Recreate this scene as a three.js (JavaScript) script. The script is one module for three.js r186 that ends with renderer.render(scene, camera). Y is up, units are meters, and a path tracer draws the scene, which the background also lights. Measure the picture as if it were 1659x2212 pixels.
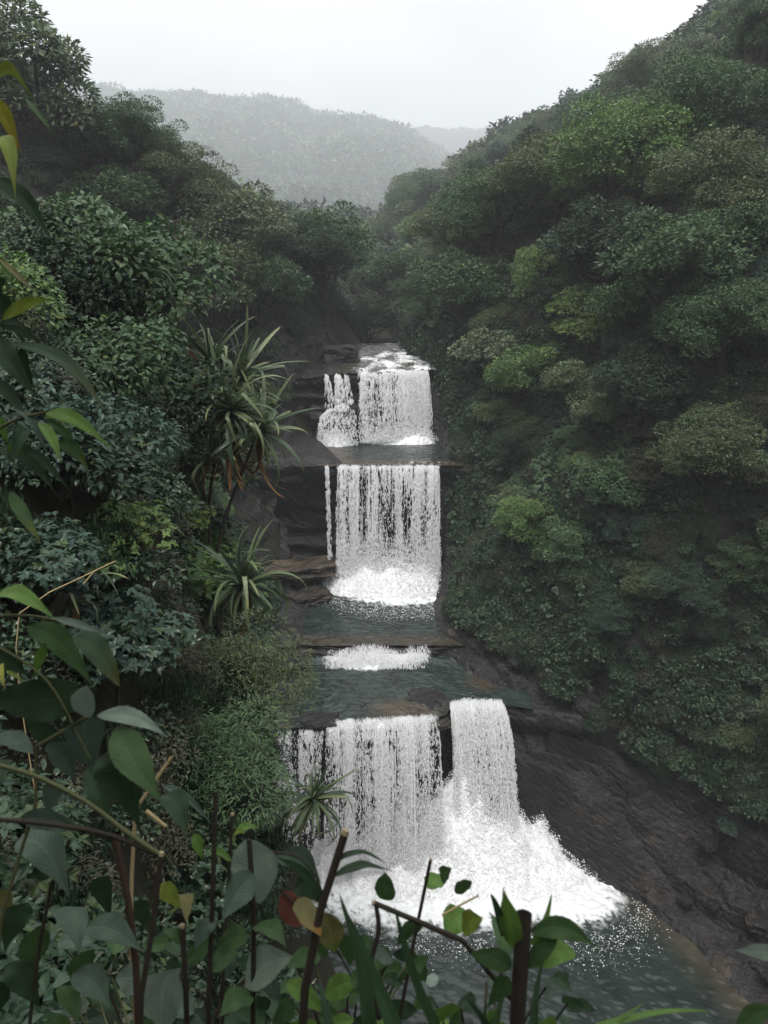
import * as THREE from 'three';
import { ImprovedNoise } from 'three/addons/math/ImprovedNoise.js';
import { mergeGeometries, mergeVertices } from 'three/addons/utils/BufferGeometryUtils.js';

// ---------------------------------------------------------------- camera, sky, sun, exposure
const scene = new THREE.Scene();
const EYE = new THREE.Vector3(0, 38, 0), PITCH = 17.8 * Math.PI / 180, FOC = 1703, DW = 1659, DH = 2212;
const camera = new THREE.PerspectiveCamera(66, 768 / 1024, 0.05, 6000);
camera.position.copy(EYE); camera.rotation.x = -PITCH; camera.updateMatrixWorld();
camera.focus = 45; camera.userData.fStop = 9;
const renderer = new THREE.WebGLRenderer({ antialias: true });
renderer.setSize(768, 1024);
renderer.toneMapping = THREE.LinearToneMapping;
renderer.toneMappingExposure = 2.45;
renderer.shadowMap.enabled = true;

const noise = new ImprovedNoise();
const N3 = (x, y, z) => noise.noise(x, y, z);
const fbm = (x, y, z, o = 4) => { let s = 0, a = 0.5; for (let i = 0; i < o; i++) { s += a * N3(x, y, z); x *= 2.03; y *= 2.03; z *= 2.03; a *= 0.5; } return s; };
let seed = 1;
function rng(s) { let a = s >>> 0; return () => { a = (a + 0x6D2B79F5) >>> 0; let t = a; t = Math.imul(t ^ (t >>> 15), t | 1); t ^= t + Math.imul(t ^ (t >>> 7), t | 61); return ((t ^ (t >>> 14)) >>> 0) / 4294967296; }; }
const clamp = (x, a = 0, b = 1) => Math.min(b, Math.max(a, x));
const lerp = (a, b, t) => a + (b - a) * t;
const sm = (a, b, x) => { const t = clamp((x - a) / (b - a)); return t * t * (3 - 2 * t); };
function tab(t, x) { if (x <= t[0][0]) return t[0][1]; for (let i = 1; i < t.length; i++) if (x <= t[i][0]) return lerp(t[i - 1][1], t[i][1], (x - t[i - 1][0]) / (t[i][0] - t[i - 1][0])); return t[t.length - 1][1]; }
const V = (x, y, z) => new THREE.Vector3(x, y, z);

{ // overcast sky: an even cloud layer, a little brighter overhead as cloud decks are, with soft grey cloud texture
  const w = 512, h = 256, d = new Float32Array(w * h * 4);
  for (let j = 0; j < h; j++) for (let i = 0; i < w; i++) {
    const el = (j + 0.5) / h * Math.PI - Math.PI / 2, az = (i + 0.5) / w * 2 * Math.PI, e = Math.max(0, el);
    const cx = Math.cos(az) * Math.cos(el), cy = Math.sin(el), cz = Math.sin(az) * Math.cos(el);
    const c = fbm(cx * 2.6 + 3, cy * 6 + 1, cz * 2.6 + 7, 5);
    const L = (0.215 + 1.06 * Math.sin(e)) * (1 + 0.5 * c), k = (j * w + i) * 4;
    d[k] = L * 0.97; d[k + 1] = L * 0.995; d[k + 2] = L * 1.025; d[k + 3] = 1;
  }
  const t = new THREE.DataTexture(d, w, h, THREE.RGBAFormat, THREE.FloatType);
  t.mapping = THREE.EquirectangularReflectionMapping; t.magFilter = t.minFilter = THREE.LinearFilter; t.needsUpdate = true;
  scene.background = t; scene.environment = t;
}
const sun = new THREE.DirectionalLight(0xfff9f2, 1.5);
sun.position.set(-25, 185, 10); sun.target.position.set(0, 15, -55); scene.add(sun, sun.target);
sun.castShadow = true; sun.shadow.radius = 40; sun.shadow.mapSize.set(4096, 4096);
Object.assign(sun.shadow.camera, { left: -120, right: 120, top: 150, bottom: -150, near: 1, far: 500 });
scene.fog = new THREE.FogExp2(new THREE.Color().setRGB(0.93, 0.97, 1.0), 0.00055);

// ---------------------------------------------------------------- helpers
const cP = Math.cos(PITCH), sP = Math.sin(PITCH);
function ray(px, py) { const x = (px - DW / 2) / FOC, y = (DH / 2 - py) / FOC; return V(x, y * cP - sP, -y * sP - cP); }
const at = (px, py, d) => ray(px, py).multiplyScalar(d).add(EYE);
const onY = (px, py, Y) => { const r = ray(px, py); return r.multiplyScalar((Y - EYE.y) / r.y).add(EYE); };
const onZ = (px, py, Z) => { const r = ray(px, py); return r.multiplyScalar(Z / r.z).add(EYE); };
function toPx(p) { const x = p.x, y = p.y - EYE.y, z = p.z, yc = y * cP - z * sP, zc = y * sP + z * cP; return zc > -0.05 ? null : [DW / 2 + FOC * x / -zc, DH / 2 - FOC * yc / -zc, -zc]; }
const taken = {};
function numbered(n) { taken[n] = (taken[n] || 0) + 1; return taken[n] === 1 ? n : n + '_' + String(taken[n] - 1).padStart(3, '0'); }
function shade(o) { o.traverse(m => { if (m.isMesh) { m.castShadow = true; m.receiveShadow = true; } }); return o; }
function tag(o, label, category, group) { o.userData.label = label; o.userData.category = category; if (group) o.userData.group = group; return o; }
function addTop(o, name) { o.name = numbered(name); scene.add(shade(o)); return o; }
function struct(name, geo, m) { const o = new THREE.Mesh(geo, m); o.userData.kind = 'structure'; return addTop(o, name); }
function part(name, geo, m, parent) { const o = new THREE.Mesh(geo, m); o.name = name; o.castShadow = o.receiveShadow = true; parent.add(o); return o; }
function gridGeo(nu, nv, f, col, uvf) {
  const p = new Float32Array((nu + 1) * (nv + 1) * 3), c = col && new Float32Array(p.length), uv = new Float32Array((nu + 1) * (nv + 1) * 2), idx = [];
  for (let j = 0; j <= nv; j++) for (let i = 0; i <= nu; i++) {
    const k = j * (nu + 1) + i, q = f(i / nu, j / nv, i, j); p[k * 3] = q.x; p[k * 3 + 1] = q.y; p[k * 3 + 2] = q.z;
    if (col) { const r = col(q, i / nu, j / nv); c[k * 3] = r[0]; c[k * 3 + 1] = r[1]; c[k * 3 + 2] = r[2]; }
    const t = uvf ? uvf(q) : [q.x, q.z]; uv[k * 2] = t[0]; uv[k * 2 + 1] = t[1];
    if (i < nu && j < nv) { const a = k, b = k + 1, e = k + nu + 1, g = e + 1; idx.push(a, b, e, b, g, e); }
  }
  const geo = new THREE.BufferGeometry();
  geo.setAttribute('position', new THREE.BufferAttribute(p, 3)); geo.setAttribute('uv', new THREE.BufferAttribute(uv, 2));
  if (col) geo.setAttribute('color', new THREE.BufferAttribute(c, 3));
  geo.setIndex(idx); geo.computeVertexNormals(); return geo;
}
// a tapered, slightly knobbly tube through points; radii r0..r1
function limb(pts, r0, r1, seg = 8, side = 6, knob = 0.12) {
  const cv = new THREE.CatmullRomCurve3(pts), n = Math.max(2, seg), pos = [], idx = [], uv = [];
  const fr = cv.computeFrenetFrames(n, false);
  for (let i = 0; i <= n; i++) {
    const t = i / n, c = cv.getPointAt(t), r = lerp(r0, r1, t);
    for (let k = 0; k <= side; k++) {
      const a = k / side * Math.PI * 2, rr = r * (1 + knob * N3(c.x * 9 + Math.cos(a) * 1.3, c.y * 9 + i * 0.7, c.z * 9 + Math.sin(a) * 1.3));
      pos.push(c.x + (fr.normals[i].x * Math.cos(a) + fr.binormals[i].x * Math.sin(a)) * rr, c.y + (fr.normals[i].y * Math.cos(a) + fr.binormals[i].y * Math.sin(a)) * rr, c.z + (fr.normals[i].z * Math.cos(a) + fr.binormals[i].z * Math.sin(a)) * rr);
      uv.push(k / side * r * 6, t * cv.getLength());
      if (i < n && k < side) { const p = i * (side + 1) + k; idx.push(p, p + 1, p + side + 1, p + 1, p + side + 2, p + side + 1); }
    }
  }
  const c = cv.getPointAt(1); pos.push(c.x, c.y, c.z); uv.push(0, 0);
  for (let k = 0; k < side; k++) idx.push(n * (side + 1) + k, n * (side + 1) + k + 1, (n + 1) * (side + 1));
  const g = new THREE.BufferGeometry();
  g.setAttribute('position', new THREE.Float32BufferAttribute(pos, 3)); g.setAttribute('uv', new THREE.Float32BufferAttribute(uv, 2)); g.setIndex(idx); g.computeVertexNormals(); return g;
}

// ---------------------------------------------------------------- materials
function tex(size, f, srgb = false) {
  const d = new Uint8Array(size * size * 4);
  for (let j = 0; j < size; j++) for (let i = 0; i < size; i++) { const c = f(i / size, j / size), k = (j * size + i) * 4; d[k] = clamp(c[0]) * 255; d[k + 1] = clamp(c[1]) * 255; d[k + 2] = clamp(c[2]) * 255; d[k + 3] = 255; }
  const t = new THREE.DataTexture(d, size, size); t.wrapS = t.wrapT = THREE.RepeatWrapping; t.magFilter = THREE.LinearFilter; t.minFilter = THREE.LinearMipmapLinearFilter; t.generateMipmaps = true; if (srgb) t.colorSpace = THREE.SRGBColorSpace; t.needsUpdate = true; return t;
}
// noise that tiles
const tile = (u, v, f, o, s) => { const a = sm(0, 1, u), b = sm(0, 1, v), n = (x, y) => fbm(x * f + s, y * f + s * 1.7, s, o), m = lerp(lerp(n(u + 1, v + 1), n(u, v + 1), a), lerp(n(u + 1, v), n(u, v), a), b); return m / Math.sqrt((a * a + (1 - a) * (1 - a)) * (b * b + (1 - b) * (1 - b))); };
const rockBump = tex(512, (u, v) => { const k = 0.5 + tile(u, v, 7, 5, 3.1) * 0.8; return [k, k, k]; });
const rockMap = tex(512, (u, v) => { const k = 0.75 + tile(u, v, 5, 5, 9.3) * 0.7, b = tile(u, v, 3, 4, 21.7); return [k * (1 + 0.25 * b), k, k * (1 - 0.25 * b)]; });
rockBump.repeat.set(0.35, 0.35); rockMap.repeat.set(0.21, 0.21);
const M = {};
M.soil = new THREE.MeshPhysicalMaterial({ specularIntensity: 0.2, color: new THREE.Color().setRGB(0.022, 0.021, 0.015), roughness: 1, bumpMap: rockBump, bumpScale: 0.1 });
M.rock = new THREE.MeshPhysicalMaterial({ specularIntensity: 0.45, vertexColors: true, roughness: 0.55, map: rockMap, bumpMap: rockBump, bumpScale: 0.22, color: new THREE.Color().setRGB(1, 1, 1) });
M.water = new THREE.MeshPhysicalMaterial({ vertexColors: true, roughness: 0.2, ior: 1.33, color: new THREE.Color().setRGB(1, 1, 1) });
M.foam = new THREE.MeshStandardMaterial({ color: new THREE.Color().setRGB(0.80, 0.81, 0.82), roughness: 0.8 });
M.spray = new THREE.MeshPhysicalMaterial({ color: new THREE.Color().setRGB(0.96, 0.965, 0.97), roughness: 1, transmission: 0.4, thickness: 0, transparent: true, opacity: 0.62 });
M.bark = new THREE.MeshPhysicalMaterial({ specularIntensity: 0.25, color: new THREE.Color().setRGB(0.05, 0.042, 0.034), roughness: 0.95, bumpMap: rockBump, bumpScale: 0.03 });
const leafMats = {};
function solid(m) { const c = m.clone(); c.transmission = 0; return c; }
function leafMat(r, g, b, o = {}) {
  const key = [r, g, b, JSON.stringify(o)].join();
  return leafMats[key] || (leafMats[key] = new THREE.MeshPhysicalMaterial({ color: new THREE.Color().setRGB(r, g, b), vertexColors: !o.plain, roughness: 0.92, specularIntensity: 0.15, transmission: 0.3, thickness: 0, clearcoat: o.coat ?? 0.35, clearcoatRoughness: o.cr ?? 0.25, side: THREE.DoubleSide }));
}

// ---------------------------------------------------------------- the gorge: water levels, river edges and the slopes either side
const XLt = [[-800, -120], [-400, -36], [-230, -14], [-150, -5], [-90, -2.6], [-85, -3.4], [-77, -7], [-72, -8], [-70.8, -9.4], [-62, -10], [-61.5, -8.6], [-58, -8.6], [-51, -8.2], [-43.5, -7.6], [-40, -7.2], [-36, -6], [-30, -4], [-20, 0.5], [-10, 5.3], [-5, 7.9], [-2, 11.2], [0, 14.5], [5, 19], [40, 30]];
const XRt = [[-800, -112], [-400, -29], [-230, -9], [-150, 1], [-90, 2.6], [-85, 2.4], [-77, 4.3], [-71.5, 5.2], [-70.8, 5.8], [-62, 5.9], [-61, 5.9], [-58, 4.9], [-52, 4.2], [-49, 6.6], [-46.5, 8], [-44, 8.4], [-43.4, 12], [-40, 16], [-36, 18.6], [-31, 20.4], [-20, 24], [-10, 27], [10, 32], [40, 40]];
const LV = { p4: 0, p3: 10.7, p2: 11.7, p1: 22, p0: 28.3 };
function level(z) { if (z > -43.4) return LV.p4; if (z > -51) return LV.p3; if (z > -61.6) return LV.p2; if (z > -71.6) return LV.p1; if (z > -90) return lerp(28.1, 29, (-71.6 - z) / 18.4); return 29 + (-90 - z) * 0.06; }
// the level the banks follow: smooth in z
const bankLevel = z => tab([[-800, 60], [-400, 40], [-230, 31.5], [-90, 29], [-74, 28.3], [-69, 22.4], [-64, 22], [-59, 12.5], [-47, 10.9], [-39, 0.6], [-30, 0], [40, 0]], z);
const XL = z => tab(XLt, z), XR = z => tab(XRt, z);
const capR = z => tab([[-800, 50], [-560, 40], [-446, 68], [-340, 90], [-280, 104], [-160, 112], [40, 112]], z);
function leftH(d, z) {
  const d0 = d, w = bankLevel(z); if (d < 40) d *= lerp(tab([[-50, 1], [-38, 1.2], [-31, 1.75], [-22, 1.75], [-18, 1.55], [-12, 1.45], [-7, 1]], z), 1, sm(14, 40, d));
  const near = w + tab([[0, 0], [1, 1], [2.5, 6], [5, 17], [8, 26], [11, 33], [14, 36.3], [20, 38], [35, 46], [80, 70], [200, 90]], d) * (d < 14 ? (38 - w) / 38 : 1) - (d < 14 ? 0 : w);
  const sh = tab([[-140, 37], [-85, 44]], z), far = w + Math.min(d * 1.35, Math.max(0, sh - w) + Math.max(0, d - (sh - w) / 1.35) * tab([[-140, 0.3], [-85, 0.42]], z));
  return lerp(near, far, sm(-46, -60, z)) + 0.8 * fbm(d * 0.15, z * 0.15, 2) * sm(1, 8, d) + 5.5 * Math.exp(-(Math.pow((XL(z) - d0 + 6) / 2.6, 2) + Math.pow((z + 23) / 4, 2)));
}
function rightH(d, z) {
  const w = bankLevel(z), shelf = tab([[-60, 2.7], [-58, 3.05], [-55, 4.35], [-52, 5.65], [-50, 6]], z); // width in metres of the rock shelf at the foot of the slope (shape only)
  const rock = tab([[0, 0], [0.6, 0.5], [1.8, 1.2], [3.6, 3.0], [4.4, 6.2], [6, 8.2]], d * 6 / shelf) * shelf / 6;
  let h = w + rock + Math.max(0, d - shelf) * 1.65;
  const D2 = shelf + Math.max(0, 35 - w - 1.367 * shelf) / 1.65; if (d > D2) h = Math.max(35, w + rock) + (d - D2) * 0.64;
  const c = capR(z), t = 14; if (h > c - t) h = c - t + t * (1 - Math.exp(-(h - c + t) / t));
  return h + 1.1 * fbm(d * 0.12 + 9, z * 0.12, 5) * sm(5, 14, d);
}
function H(x, z) { const l = XL(z), r = XR(z); if (x < l) return leftH(l - x, z); if (x > r) return rightH(x - r, z); return level(z) - 0.7; }

{ // ground sheet, from behind the viewer to the far end of the valley
  const zs = []; for (let z = 40; z > -75; z -= 0.7) zs.push(z); for (let z = -75; z > -560; z -= 4) zs.push(z);
  const ds = [0.05, 1, 2, 3, 4, 5, 6, 7, 8.5, 10, 12, 14, 17, 20, 24, 28, 33, 40, 48, 58, 70, 90, 115, 150, 200, 300];
  const nl = ds.length, nu = nl * 2 + 3;
  const g = gridGeo(nu, zs.length - 1, (u, v, i, j) => {
    const z = zs[j], l = XL(z), r = XR(z);
    if (i < nl) { const d = ds[nl - 1 - i]; return V(l - d, leftH(d, z) - 0.25, z); }
    if (i >= nl + 4) { const d = ds[i - nl - 4]; return V(r + d, rightH(d, z) - 0.45 - sm(15, 9, d) * 4, z); }
    return V(lerp(l, r, (i - nl + 0.5) / 4), level(Math.min(40, z + 4)) - 1.2, z);
  });
  struct('ground', g, M.soil);
}
function farH(x, z) { // the wooded hill closing the valley, falling to a notch
  const ridge = tab([[-1400, 400], [-700, 345], [-400, 338], [-216, 322], [-117, 290], [0, 282], [66, 240], [128, 205], [320, 150], [700, 140]], x);
  return lerp(40, ridge, sm(-600, -2000, z)) - sm(-2010, -2250, z) * 140 + 20 * fbm(x * 0.0045, z * 0.0045, 4) + 26 * (Math.abs(N3(x * 0.006, 3, z * 0.004)) - 0.25) * sm(-500, -1000, z) * sm(-2000, -1700, z);
}
struct('hill', gridGeo(110, 80, (u, v) => { const x = lerp(-1650, 900, u), z = lerp(-330, -2280, v); return V(x, farH(x, z), z); }), M.soil);
const mesaTop = x => 372 + 7 * N3(x * 0.02, 1, 1) - 90 * (1 - sm(-100, 80, x));
struct('hill', gridGeo(70, 20, (u, v) => { const x = lerp(-130, 620, u); return V(x, lerp(190, mesaTop(x), Math.min(1, v * 1.6)), -2350 - Math.max(0, v - 0.62) * 400 - 20 * N3(x * 0.014, v * 3, 2)); }, rockCol), M.rock); // table-topped ridge with a bare cliff band
const backH = (x, z) => lerp(33, 82, sm(6, 80, z)) + 6 * fbm(x * 0.03, z * 0.03, 8);
struct('hill', gridGeo(40, 24, (u, v) => { const x = lerp(-170, 170, u), z = lerp(5, 110, v); return V(x, backH(x, z), z); }), M.soil); // unseen wooded slope added behind the viewpoint to block sky light

// ---------------------------------------------------------------- rock: layered banks and the ledges the river falls over
function strata(y, z, x) { // bedding: hard and soft layers stand out and back
  const yy = y + 0.18 * z * 0.3 + 0.25 * N3(x * 0.3, y * 0.2, z * 0.3), l = yy * 1.35, i = Math.floor(l), f = l - i;
  const a = N3(i * 7.31, 2.2, z * 0.16 + x * 0.11), b = N3((i + 1) * 7.31, 2.2, z * 0.16 + x * 0.11);
  return lerp(a, b, sm(0.72, 1, f)) + 0.25 * N3(x * 1.7, y * 3.1, z * 1.7) + 0.12 * N3(x * 5, y * 7, z * 5);
}
function rockCol(q) {
  const k = 0.75 + 0.6 * fbm(q.x * 0.7, q.y * 1.2, q.z * 0.7, 4), b = sm(0.1, 0.45, fbm(q.x * 0.35 + 40, q.y * 0.5, q.z * 0.35, 3));
  return [k * lerp(0.030, 0.075, b * b), k * lerp(0.029, 0.058, b * b), k * lerp(0.030, 0.042, b * b)];
}
const rockUV = q => [q.z + q.x * 0.55, q.y + q.x * 0.8 - q.z * 0.35];
function terraced(d, z, step, sd) { const k = d / step + 0.9 * N3(z * 0.09, d * 0.12, sd) + 0.3 * N3(z * 0.35, d * 0.3, sd + 2), i = Math.floor(k), f = k - i; return Math.max(0, d + (i + sm(0.68, 0.95, f) - k) * step * (0.9 + 0.5 * N3(i * 3.3, z * 0.07, sd))); }
struct('rock_bank', gridGeo(170, 420, (u, v) => { // the far side of the river
  const z = lerp(-22, -82, v), d = lerp(-2.2, 15, Math.pow(u, 1.15)), y0 = d < 0 ? lerp(level(Math.min(0, z + 0.4)) - 1.2, bankLevel(z), sm(-2.2, 0, d)) : rightH(terraced(terraced(d, z, 2.1, 3), z, 0.62, 9), z), g = 0.16 * fbm(d * 1.6, z * 1.6, 1) + 0.13 * fbm(d * 6, z * 6, 4);
  return V(XR(z) + d - 0.45 * strata(y0, z, d) * sm(0, 3, d) + 0.5 * fbm(z * 0.4, d * 0.6, 3) + g, y0 + (g * 1.4 + 0.35 * N3(d * 0.6, z * 0.4, 3)) * sm(-0.2, 0.6, d) - sm(13.5, 15, d) * 1.6, z);
}, rockCol, rockUV), M.rock);
struct('rock_bank', gridGeo(80, 300, (u, v) => { // the viewer's side
  const z = lerp(-30, -84, v), d = lerp(-0.8, 6, u), y0 = d < 0 ? bankLevel(z) - 0.6 : leftH(d, z), s = strata(y0 + 4, z, d);
  const g = 0.3 * fbm(d * 1.7, z * 1.7, 8) + 0.12 * fbm(d * 6, z * 6, 2); return V(XL(z) - d + s * 0.6 + 0.3 * fbm(z * 0.5, d, 6) + g, y0 + 0.3 * N3(d, z, 8) + g - sm(5, 6, d), z);
}, rockCol, rockUV), M.rock);
// a ledge: its face from the lip down to the pool below, and the flat bed behind it
function ledge(x0, x1, zf, yTop, yBot, depth, undercut, bed) {
  const nv = 60, g = gridGeo(120, nv, (u, v) => {
    const x = lerp(x0, x1, u), z0 = zf(x);
    if (v < 0.6) { // face, bottom to lip
      const t = v / 0.6, y = lerp(yBot - 0.8, yTop(x, z0), t), cut = undercut * Math.sin(Math.PI * Math.min(1, t * 1.05)) * (1 - 0.3 * t);
      return V(x + 0.1 * N3(x, y * 3, 2), y, z0 - cut + 0.65 * strata(y + 11, x * 0.7, 1) * (1 - sm(0.9, 1, t)) - 0.05);
    }
    const t = (v - 0.6) / 0.4, z = z0 - 0.15 - t * depth; return V(x, yTop(x, z) + (bed(x, z) + 0.22 * fbm(x * 2.2, z * 2.2, 3)) * sm(0, 0.05, t), z);
  }, rockCol, rockUV);
  return struct('rock_ledge', g, M.rock);
}
const lip3 = x => tab([[-9, -41.6], [-6, -41.8], [-3, -42.4], [3, -43], [3.9, -43.4], [4.4, -44.8], [7.6, -44.6], [9, -44.2], [14, -43]], x);
const lip2 = x => -62 - 0.25 * N3(x * 0.6, 3, 1) + 0.4 * sm(-4, -9, x);
const lip1 = x => tab([[-9, -71.4], [-2, -71], [1, -71.6], [5, -73], [8, -73]], x);
ledge(-10, 12.5, lip3, (x) => 10.55 + 0.12 * N3(x * 0.9, 1, 2), 0, 9, 1.6, (x, z) => -0.25 + 0.35 * fbm(x * 0.8, z * 0.8, 3) + sm(-4.5, -7.5, x) * 0.75 + 0.5 * sm(1.2, 0.2, Math.hypot((x - 3.2) * 0.8, z + 44.6)));
ledge(-12, 9, lip2, (x) => 21.9 + 0.12 * N3(x * 0.9, 4, 2) + 0.25 * sm(-4.2, -5.5, x), 11.7, 10, 2.4, (x, z) => -0.25 + 0.3 * fbm(x * 0.9, z * 0.9, 7) + sm(-3.6, -5.2, x - (z + 66) * 0.35) * 0.75);
ledge(-10.5, 8, lip1, (x) => 28.1 + 0.1 * N3(x * 0.9, 4, 9) - 0.5 * sm(-3, -8, x), 22, 17, 0.9, (x, z) => -0.2 + 0.3 * fbm(x * 0.9, z * 0.9, 17) + (-71 - z) * 0.035 + sm(-3, -6, x + (z + 72) * 0.2) * 0.6);
// second step across the middle of the upper fall, and the low sill between the two middle pools
ledge(-6.6, 5.5, x => lip1(x) + 0.9 + 0.2 * N3(x, 1, 1), x => 25.2 + 0.35 * N3(x * 0.7, 2, 4), 22, 1.4, 0.3, (x, z) => 0.05 * N3(x * 3, z * 3, 1));
ledge(-9, 5, x => -50.6 - 0.5 * N3(x * 0.5, 2, 2), x => 11.55 + 0.1 * N3(x, 3, 3) + 0.25 * sm(-4, -6, x), 10.2, 11, 0.1, (x, z) => -0.3 + 0.3 * fbm(x * 0.8, z * 0.8, 31) + 0.7 * sm(-5.4, -7.6, x));

function boulder(px, py, z, sx, sy, sz, label, s, rot = 0, brown = 0) {
  const g = new THREE.IcosahedronGeometry(1, 5), p = g.attributes.position, c = new Float32Array(p.count * 3), uv = new Float32Array(p.count * 2);
  for (let i = 0; i < p.count; i++) {
    const q = V(p.getX(i), p.getY(i), p.getZ(i)), n = q.clone();
    const r = Math.pow(Math.pow(Math.abs(n.x), 5) + Math.pow(Math.abs(n.y), 5) + Math.pow(Math.abs(n.z), 5), -1 / 5) * (1 + 0.42 * fbm(n.x * 1.7 + s, n.y * 1.7, n.z * 1.7, 5) + 0.16 * strata(n.y * 3 + s, n.z * 3, n.x * 3));
    q.multiplyScalar(r); p.setXYZ(i, q.x * sx, q.y * sy, q.z * sz);
    const k = rockCol(V(q.x * 2 + s, q.y * 2, q.z * 2)), m = brown * sm(-0.2, 0.25, fbm(n.x * 2 + s, n.y * 2, n.z * 2, 3)); c.set([lerp(k[0], 0.105, m), lerp(k[1], 0.080, m), lerp(k[2], 0.054, m)], i * 3); uv.set([q.x * sx + q.z, q.y * sy + q.z * 0.5], i * 2);
  }
  g.setAttribute('color', new THREE.BufferAttribute(c, 3)); g.setAttribute('uv', new THREE.BufferAttribute(uv, 2)); g.computeVertexNormals();
  const o = new THREE.Mesh(g, M.rock), w = onZ(px, py, z); o.position.copy(w); o.rotation.y = rot; addTop(o, 'boulder'); return tag(o, label, 'rock');
}
boulder(735, 768, -78, 1.7, 0.9, 1.6, 'dark flat-topped boulder at the head of the upper fall', 3, 0.3);
boulder(650, 1225, -60.3, 2.9, 0.55, 1.3, 'tilted brown and grey rock slab beside the middle pool', 11, 0.25, 0.9);
boulder(672, 1290, -58.5, 1.6, 0.5, 1.0, 'low dark rock under the tilted slab by the middle pool', 17, 0.6, 0.4);
boulder(918, 1512, -45.6, 1.25, 0.42, 0.9, 'dark wet rock sitting at the lip of the lower fall', 23, -0.2);
boulder(935, 1560, -43.5, 1.0, 0.35, 0.7, 'pale brown slab splitting the lower fall in two', 29, 0.3, 0.9);
boulder(768, 893, -70.3, 0.7, 0.75, 0.6, 'bare dark rock parting the upper fall', 31, 0.1);
boulder(692, 1562, -42.6, 1.1, 0.4, 0.8, 'dark mossy rock left dry beside the lower fall lip', 37, 0.1);
boulder(625, 1432, -49, 1.3, 0.35, 1.0, 'rough dark rock beside the foaming sill', 41, 0.7);

for (const [i, z, d, q] of [[0, -33, 1.2, 0.35], [1, -35.5, 2.4, 0.5], [2, -38, 0.8, 0.3], [3, -34.2, 4.2, 0.45], [4, -39.5, 3.4, 0.4], [5, -36.6, 5.2, 0.6], [6, -31.5, 3, 0.4], [7, -47.5, 1.6, 0.45], [8, -49.6, 1.2, 0.35], [9, -45.6, 3.2, 0.5], [10, -37.2, 1.7, 0.25], [11, -32.2, 1.9, 0.28]]) { const b = boulder(1200, 1500, -40, q * 1.5, q * 0.7, q * 1.1, 'loose dark stone on the rock bank beside the lower pools', 50 + i * 3, i); b.position.set(XR(z) + d, rightH(d, z) + q * 0.35, z); b.userData.group = 'loose stones on the rock bank'; }
// ---------------------------------------------------------------- water
function foamGrain(x, z) { const a = Math.abs(N3(x * 2.2, 5.5, z * 1.5)), b = Math.abs(N3(x * 5.1, 1.5, z * 4.1)); return 1 - 1.6 * Math.min(a * 1.2, b + 0.1) ; }
function pool(x0, x1, z0, z1, y, foam, shallow, nu, nv, wave, flow = 0) {
  const g = gridGeo(nu, nv, (u, v) => {
    const x = lerp(x0, x1, u), z = lerp(typeof z0 === 'function' ? z0(x) : z0, z1, v), f = clamp(foam(x, z));
    const w = wave * (0.5 * N3(x * 1.1, 1, z * 1.9) + 0.35 * N3(x * 2.7, 4, z * 4.2) + 0.22 * N3(x * 6.5, 7, z * 9)), r = f * 0.28 * (0.4 + Math.abs(N3(x * 1.6, 9, z * 1.6)) * 1.4);
    return V(x, (typeof y === 'function' ? y(x, z) : y) + w + r, z);
  }, q => {
    const f = clamp(foam(q.x, q.z)), s = clamp(shallow(q.x, q.z)), n = fbm(q.x * 0.6, 2, q.z * 0.6, 3);
    const base = [lerp(0.017, 0.044, s) * (1 + n), lerp(0.025, 0.035, s) * (1 + n), lerp(0.022, 0.024, s) * (1 + n)];
    const k = f > 0.02 ? sm(0.25, 0.85, f * 1.45 - 0.6 + 0.62 * foamGrain(q.x, q.z)) : 0;
    return [lerp(base[0], 0.62, k), lerp(base[1], 0.64, k), lerp(base[2], 0.64, k)];
  });
  return struct('pool', g, M.water);
}
const dist = (x, z, a, b, c, d) => Math.hypot((x - a) / c, (z - b) / d);
const foam4 = (x, z) => Math.max(sm(1.25, 0.3, dist(x, z, 3.5, -41, 11.8, 5)), sm(1.1, 0.3, dist(x, z, 11, -40.2, 5.4, 4.2))) + 0.12 * fbm(x * 0.8, z * 0.8, 2);
pool(-9, 26, -20, -44, LV.p4, foam4, (x, z) => sm(-3.5, 1, x - XR(z)) * 1.1 + 0.2 * fbm(x * 0.5, z * 0.5, 1), 300, 260, 0.16);
const foam3 = (x, z) => 1.05 * sm(1.15, 0.3, dist(x, z, -0.4 + 0.5 * N3(z, 1, 1), -50.5 - 0.12 * x, 4.6, 1.9)) + 0.25 * fbm(x * 0.8, 2, z * 0.8) * sm(-47, -49, z);
pool(-9, 9.5, x => lip3(x) + 0.12, -51.2, (x, z) => LV.p3 + 0.25 * sm(-49.5, -50.6, z), (x, z) => foam3(x, z) + 0.0, (x, z) => sm(1.2, 0.2, dist(x, z, 1.5, -43.8, 3.2, 1.9)) + sm(-5, -7, x) + sm(1, 0, dist(x, z, 6.8, -47.5, 2, 2)), 220, 150, 0.12);
const foam2 = (x, z) => sm(1.15, 0.3, dist(x, z, 1.4, -60.8, 6.6, 4.6)) + 0.2 * fbm(x * 0.7, z * 1.2, 5);
pool(-9.5, 6.5, -50.7, -62.5, LV.p2, foam2, (x, z) => sm(-53.2, -51, z) * 0.8 + sm(-5.6, -7.5, x), 220, 190, 0.13);
const foam1 = (x, z) => sm(1.15, 0.3, dist(x, z, 0.8, -71.2, 6.2, 1.5)) + 0.1 * fbm(x * 0.7, z * 1.2, 15) + 0.42 * sm(1.6, 0.1, dist(x, z, 3.2, -62.4, 3.6, 1.4)) * (0.7 + N3(x * 2, 1, z * 3));
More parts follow.
